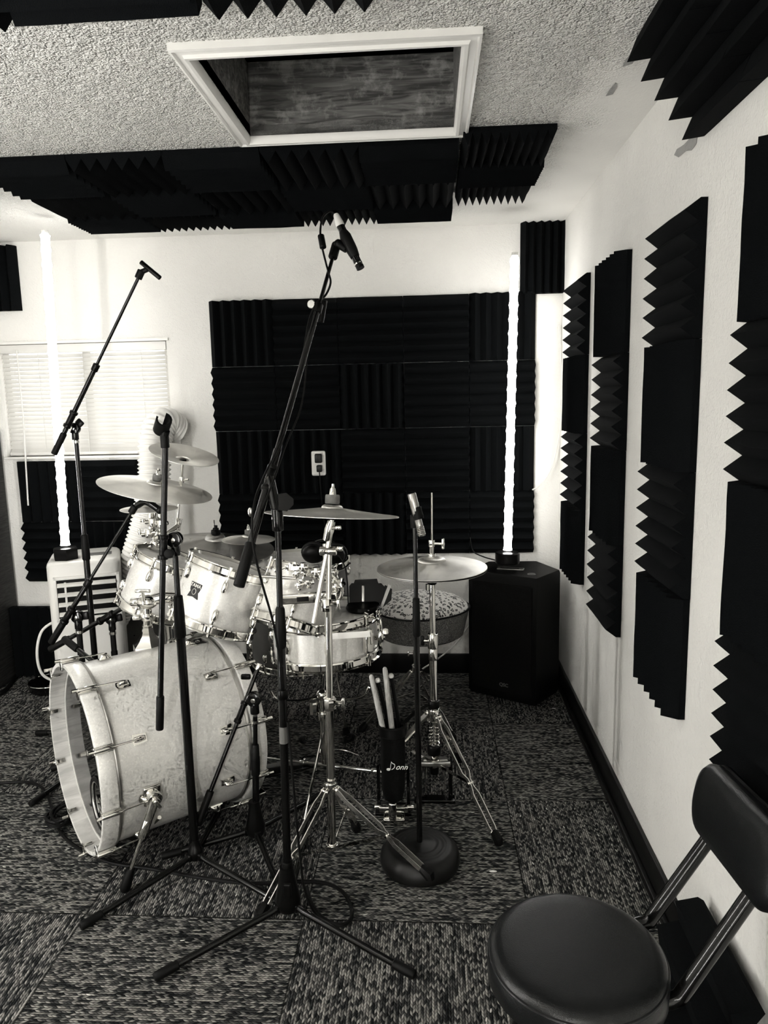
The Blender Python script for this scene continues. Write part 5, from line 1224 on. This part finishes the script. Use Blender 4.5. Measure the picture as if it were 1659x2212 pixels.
# low stand, mostly behind the drum: only its grip shows
i0 = ay(190, 1420, 2.30)
I_ = thing('microphone_stand', 'short stand behind the bass drum of which a black grip shows above the shell', 'microphone stand', (i0.x, 2.36, 0), G)
boom_set(I_, ay(140, 1381, 2.38), ay(205, 1432, 2.30), .008, .075, .0125)
mk('lower_post', 'black_metal', I_, lambda b: cyl(b, ay(200, 1428, 2.305), V((ay(200, 1428, 2.305).x, 2.42, .02)), .010, 14))
mk('round_foot', 'black_metal', I_, lambda b: cyl(b, V((ay(200, 1428, 2.305).x, 2.42, 0)), V((ay(200, 1428, 2.305).x, 2.42, .022)), .07, 28, .004))
# E: round base stand with the silver microphone
e_0 = V((-.043, 1.984, 0))
E_ = thing('microphone_stand', 'straight black microphone stand on a heavy round ringed base', 'microphone stand', e_0)
mk('round_base', 'black_base', E_, lambda b: lathe(b, [(0, .0), (.106, 0), (.116, .008), (.119, .024), (.115, .043), (.102, .058), (.088, .064), (.083, .0625), (.079, .0645), (.070, .0665), (.066, .065), (.062, .067), (.053, .069), (.049, .0675), (.045, .0695), (.02, .071), (.012, .074), (0, .074)], Matrix.Translation(e_0), 72), sharp=60)
mk('lower_post', 'black_metal', E_, lambda b: cyl(b, e_0+V((0, 0, .07)), e_0+V((0, 0, .74)), .0085, 18))
mk('grip_sleeve', 'rubber', E_, lambda b: tube(b, [e_0+V((0, 0, z)) for z in (.705, .71, .76, .815, .818)], [.009, .0112, .0108, .0098, .007], 20))
mk('upper_post', 'black_metal', E_, lambda b: cyl(b, e_0+V((0, 0, .80)), ay(896, 1140, 1.984), .0063, 16))
mk('mic_clip', 'rubber', E_, lambda b: (cyl(b, ay(895, 1140, 1.984), ay(894, 1112, 1.984), .0105, 16, .002), tube(b, [ay(902, 1112, 1.97), ay(907, 1118, 1.97)], .013, 12), tube(b, [ay(898, 1096, 1.975), ay(905, 1122, 1.97)], [.0148, .0148], 18)))
s0, s1 = ay(889, 1066, 1.975), ay(912, 1158, 1.965); sd_ = (s1-s0).normalized()
sm_ = thing('microphone', 'silver pencil microphone tilted in the clip above the hi-hat', 'microphone', s0, 'microphones')
mk('body', 'satin_metal', sm_, lambda b: tube(b, [s0, s0+sd_*.002, s0+sd_*.062, s0+sd_*.065, s1-sd_*.028], [.0105, .0118, .0118, .0098, .0098], 20))
mk('grille', 'satin_metal', sm_, lambda b: tube(b, [s1-sd_*.028+sd_*(.028*i/12) for i in range(13)], [.0100 if i % 2 else .0112 for i in range(12)]+[.009], 20))
mk('socket', 'black_plastic', sm_, lambda b: cyl(b, s0-sd_*.0005, s0+sd_*.0008, .0085, 16))

# ------------------------------------------------------------------ small low chair at the side wall
SC = az(1252, 2046, .465); SC = V((.233, 1.098, 0))
ch = thing('stool_with_backrest', 'round black leather stool with padded backrest beside the side wall', 'stool', SC)
sr = .143
mk('seat_cushion', 'black_leather', ch, lambda b: lathe(b, [(0, .4705), (.10, .4705), (.122, .4698), (.133, .4675), (.1395, .4635), (.1425, .4585), (.143, .455)], Matrix.Translation(SC), 96), sharp=70)
mk('seat_piping', 'black_leather', ch, lambda b: tube(b, [V((SC.x+.1425*math.cos(a), SC.y+.1425*math.sin(a), .4545)) for a in [2*PI*i/96 for i in range(96)]], .0034, 8, closed=True))
mk('seat_side', 'black_leather', ch, lambda b: lathe(b, [(.143, .452), (.146, .44), (.146, .415), (.138, .405), (0, .404)], Matrix.Translation(SC), 96), sharp=70)
k1a, k1b = az(1398, 1994, .422), ax(1528, 1815, .492)
k2a, k2b = az(1462, 2162, .422), ax(1640, 1908, .502)
def frame_tube(a, e, inner):
    return lambda b: tube(b, [inner, inner.lerp(a, .8), a.lerp(inner, .08)+V((0, 0, .001)), a.lerp(e, .03), a.lerp(e, .07), e, e+(e-a)*.14], .0128, 16)
mk('back_tube', 'black_metal', ch, frame_tube(k1a, k1b, k1a+V((-.10, .0, -.018))))
mk('back_tube', 'black_metal', ch, frame_tube(k2a, k2b, k2a+V((-.10, .0, -.018))))
mk('tube_bolt', 'black_metal', ch, lambda b: cyl(b, k2a+V((-.035, -.01, -.02)), k2a+V((-.035, -.022, -.018)), .006, 10, .001))
bc = ax(1562, 1782, .452); 
# backrest pad: long axis roughly along the wall
bl0, bl1 = ax(1541, 1736, .505), ax(1652, 1862, .505)
ld = (bl1-bl0).normalized(); half = (bl1-bl0).length/2; bn = (V((-1, 0, .22)) - ld*V((-1, 0, .22)).dot(ld)).normalized()
mbk = basis((bl0+bl1)/2+V((0, 0, 0)), bn, ld)
def pad(z0, z1, hw, r):
    def f(b):
        rings = []
        L = half
        for z, ins in ((z0, .006), (z0+(z1-z0)*.15, 0), (z0+(z1-z0)*.55, 0), (z0+(z1-z0)*.82, .008), (z0+(z1-z0)*.95, .022), (z1, .040)):
            ring = []
            for k in range(64):
                a = 2*PI*k/64; c, s = math.cos(a), math.sin(a)
                rr = hw-ins; x = (L*1.0 if c >= 0 else -L)+rr*math.copysign(abs(c)**.85, c); y = rr*math.copysign(abs(s)**.85, s)
                x += 0; ring.append(b.verts.new(mbk @ V((x, y, z-.10*(x*x)))))
            rings.append(ring)
        for i in range(len(rings)-1):
            for k in range(64): b.faces.new((rings[i][k], rings[i][(k+1) % 64], rings[i+1][(k+1) % 64], rings[i+1][k]))
        b.faces.new(rings[0][::-1]); b.faces.new(rings[-1])
    return f
mk('backrest', 'black_leather', ch, pad(-.012, .022, .067, .05), sharp=70)
mk('backrest_shell', 'black_plastic', ch, pad(-.012, -.026, .069, .05), sharp=70)
for a in (45, 135, 225, 315):
    q0 = SC+V((.09*math.cos(math.radians(a)), .09*math.sin(math.radians(a)), .405)); q1 = SC+V((.16*math.cos(math.radians(a)), .16*math.sin(math.radians(a)), .012))
    lg = mk('leg', 'black_metal', ch, lambda b, q0=q0, q1=q1: tube(b, [q0, q1], .0105, 14))
    mk('rubber_foot', 'rubber', lg, lambda b, q0=q0, q1=q1: tube(b, [q1.lerp(q0, .06), q1-V((0, 0, .012))], .0135, 14))
# crumbs of lint on the carpet
for (u, v, l) in ((1065, 1882, .012), (1205, 1577, .007), (1196, 1530, .010)):
    p = az(u, v, .003)
    tag(mk('lint_scrap', 'print_white', None, lambda b, p=p, l=l: ball(b, p, l, (1, .35, .12), 8), p), {1065: 'white lint scrap on the carpet right of the round stand base'.replace('right of', 'past'), 1205: 'white lint scrap on the carpet below the loudspeaker front', 1196: 'pale scrap on the carpet at the foot of the loudspeaker side'}[u], 'lint', 'lint scraps on the carpet')
# ------------------------------------------------------------------ daylight and view
w = bpy.data.worlds.new('world'); sc.world = w; w.use_nodes = True
w.node_tree.nodes['Background'].inputs[0].default_value = (1, .99, .96, 1)
w.node_tree.nodes['Background'].inputs[1].default_value = .8
pl = bpy.data.lights.new('window_portal', 'AREA'); pl.shape = 'RECTANGLE'; pl.size = WX1-WX0; pl.size_y = WZ1-WZ0; pl.cycles.is_portal = True
po = bpy.data.objects.new('window_portal', pl); COL.objects.link(po); po.location = ((WX0+WX1)/2, YB+.11, (WZ0+WZ1)/2); po.rotation_euler = (-PI/2, 0, 0)
sc.view_settings.view_transform = 'Standard'; sc.view_settings.look = 'None'; sc.view_settings.gamma = 1; sc.view_settings.use_curve_mapping = False
sc.view_settings.exposure = 2.02
sc.cycles.max_bounces = 6; sc.cycles.diffuse_bounces = 3; sc.cycles.glossy_bounces = 3; sc.cycles.caustics_reflective = False; sc.cycles.caustics_refractive = False; sc.cycles.sample_clamp_indirect = 6.
sc.cycles.use_denoising = True; sc.cycles.adaptive_threshold = .06; sc.cycles.adaptive_min_samples = 12
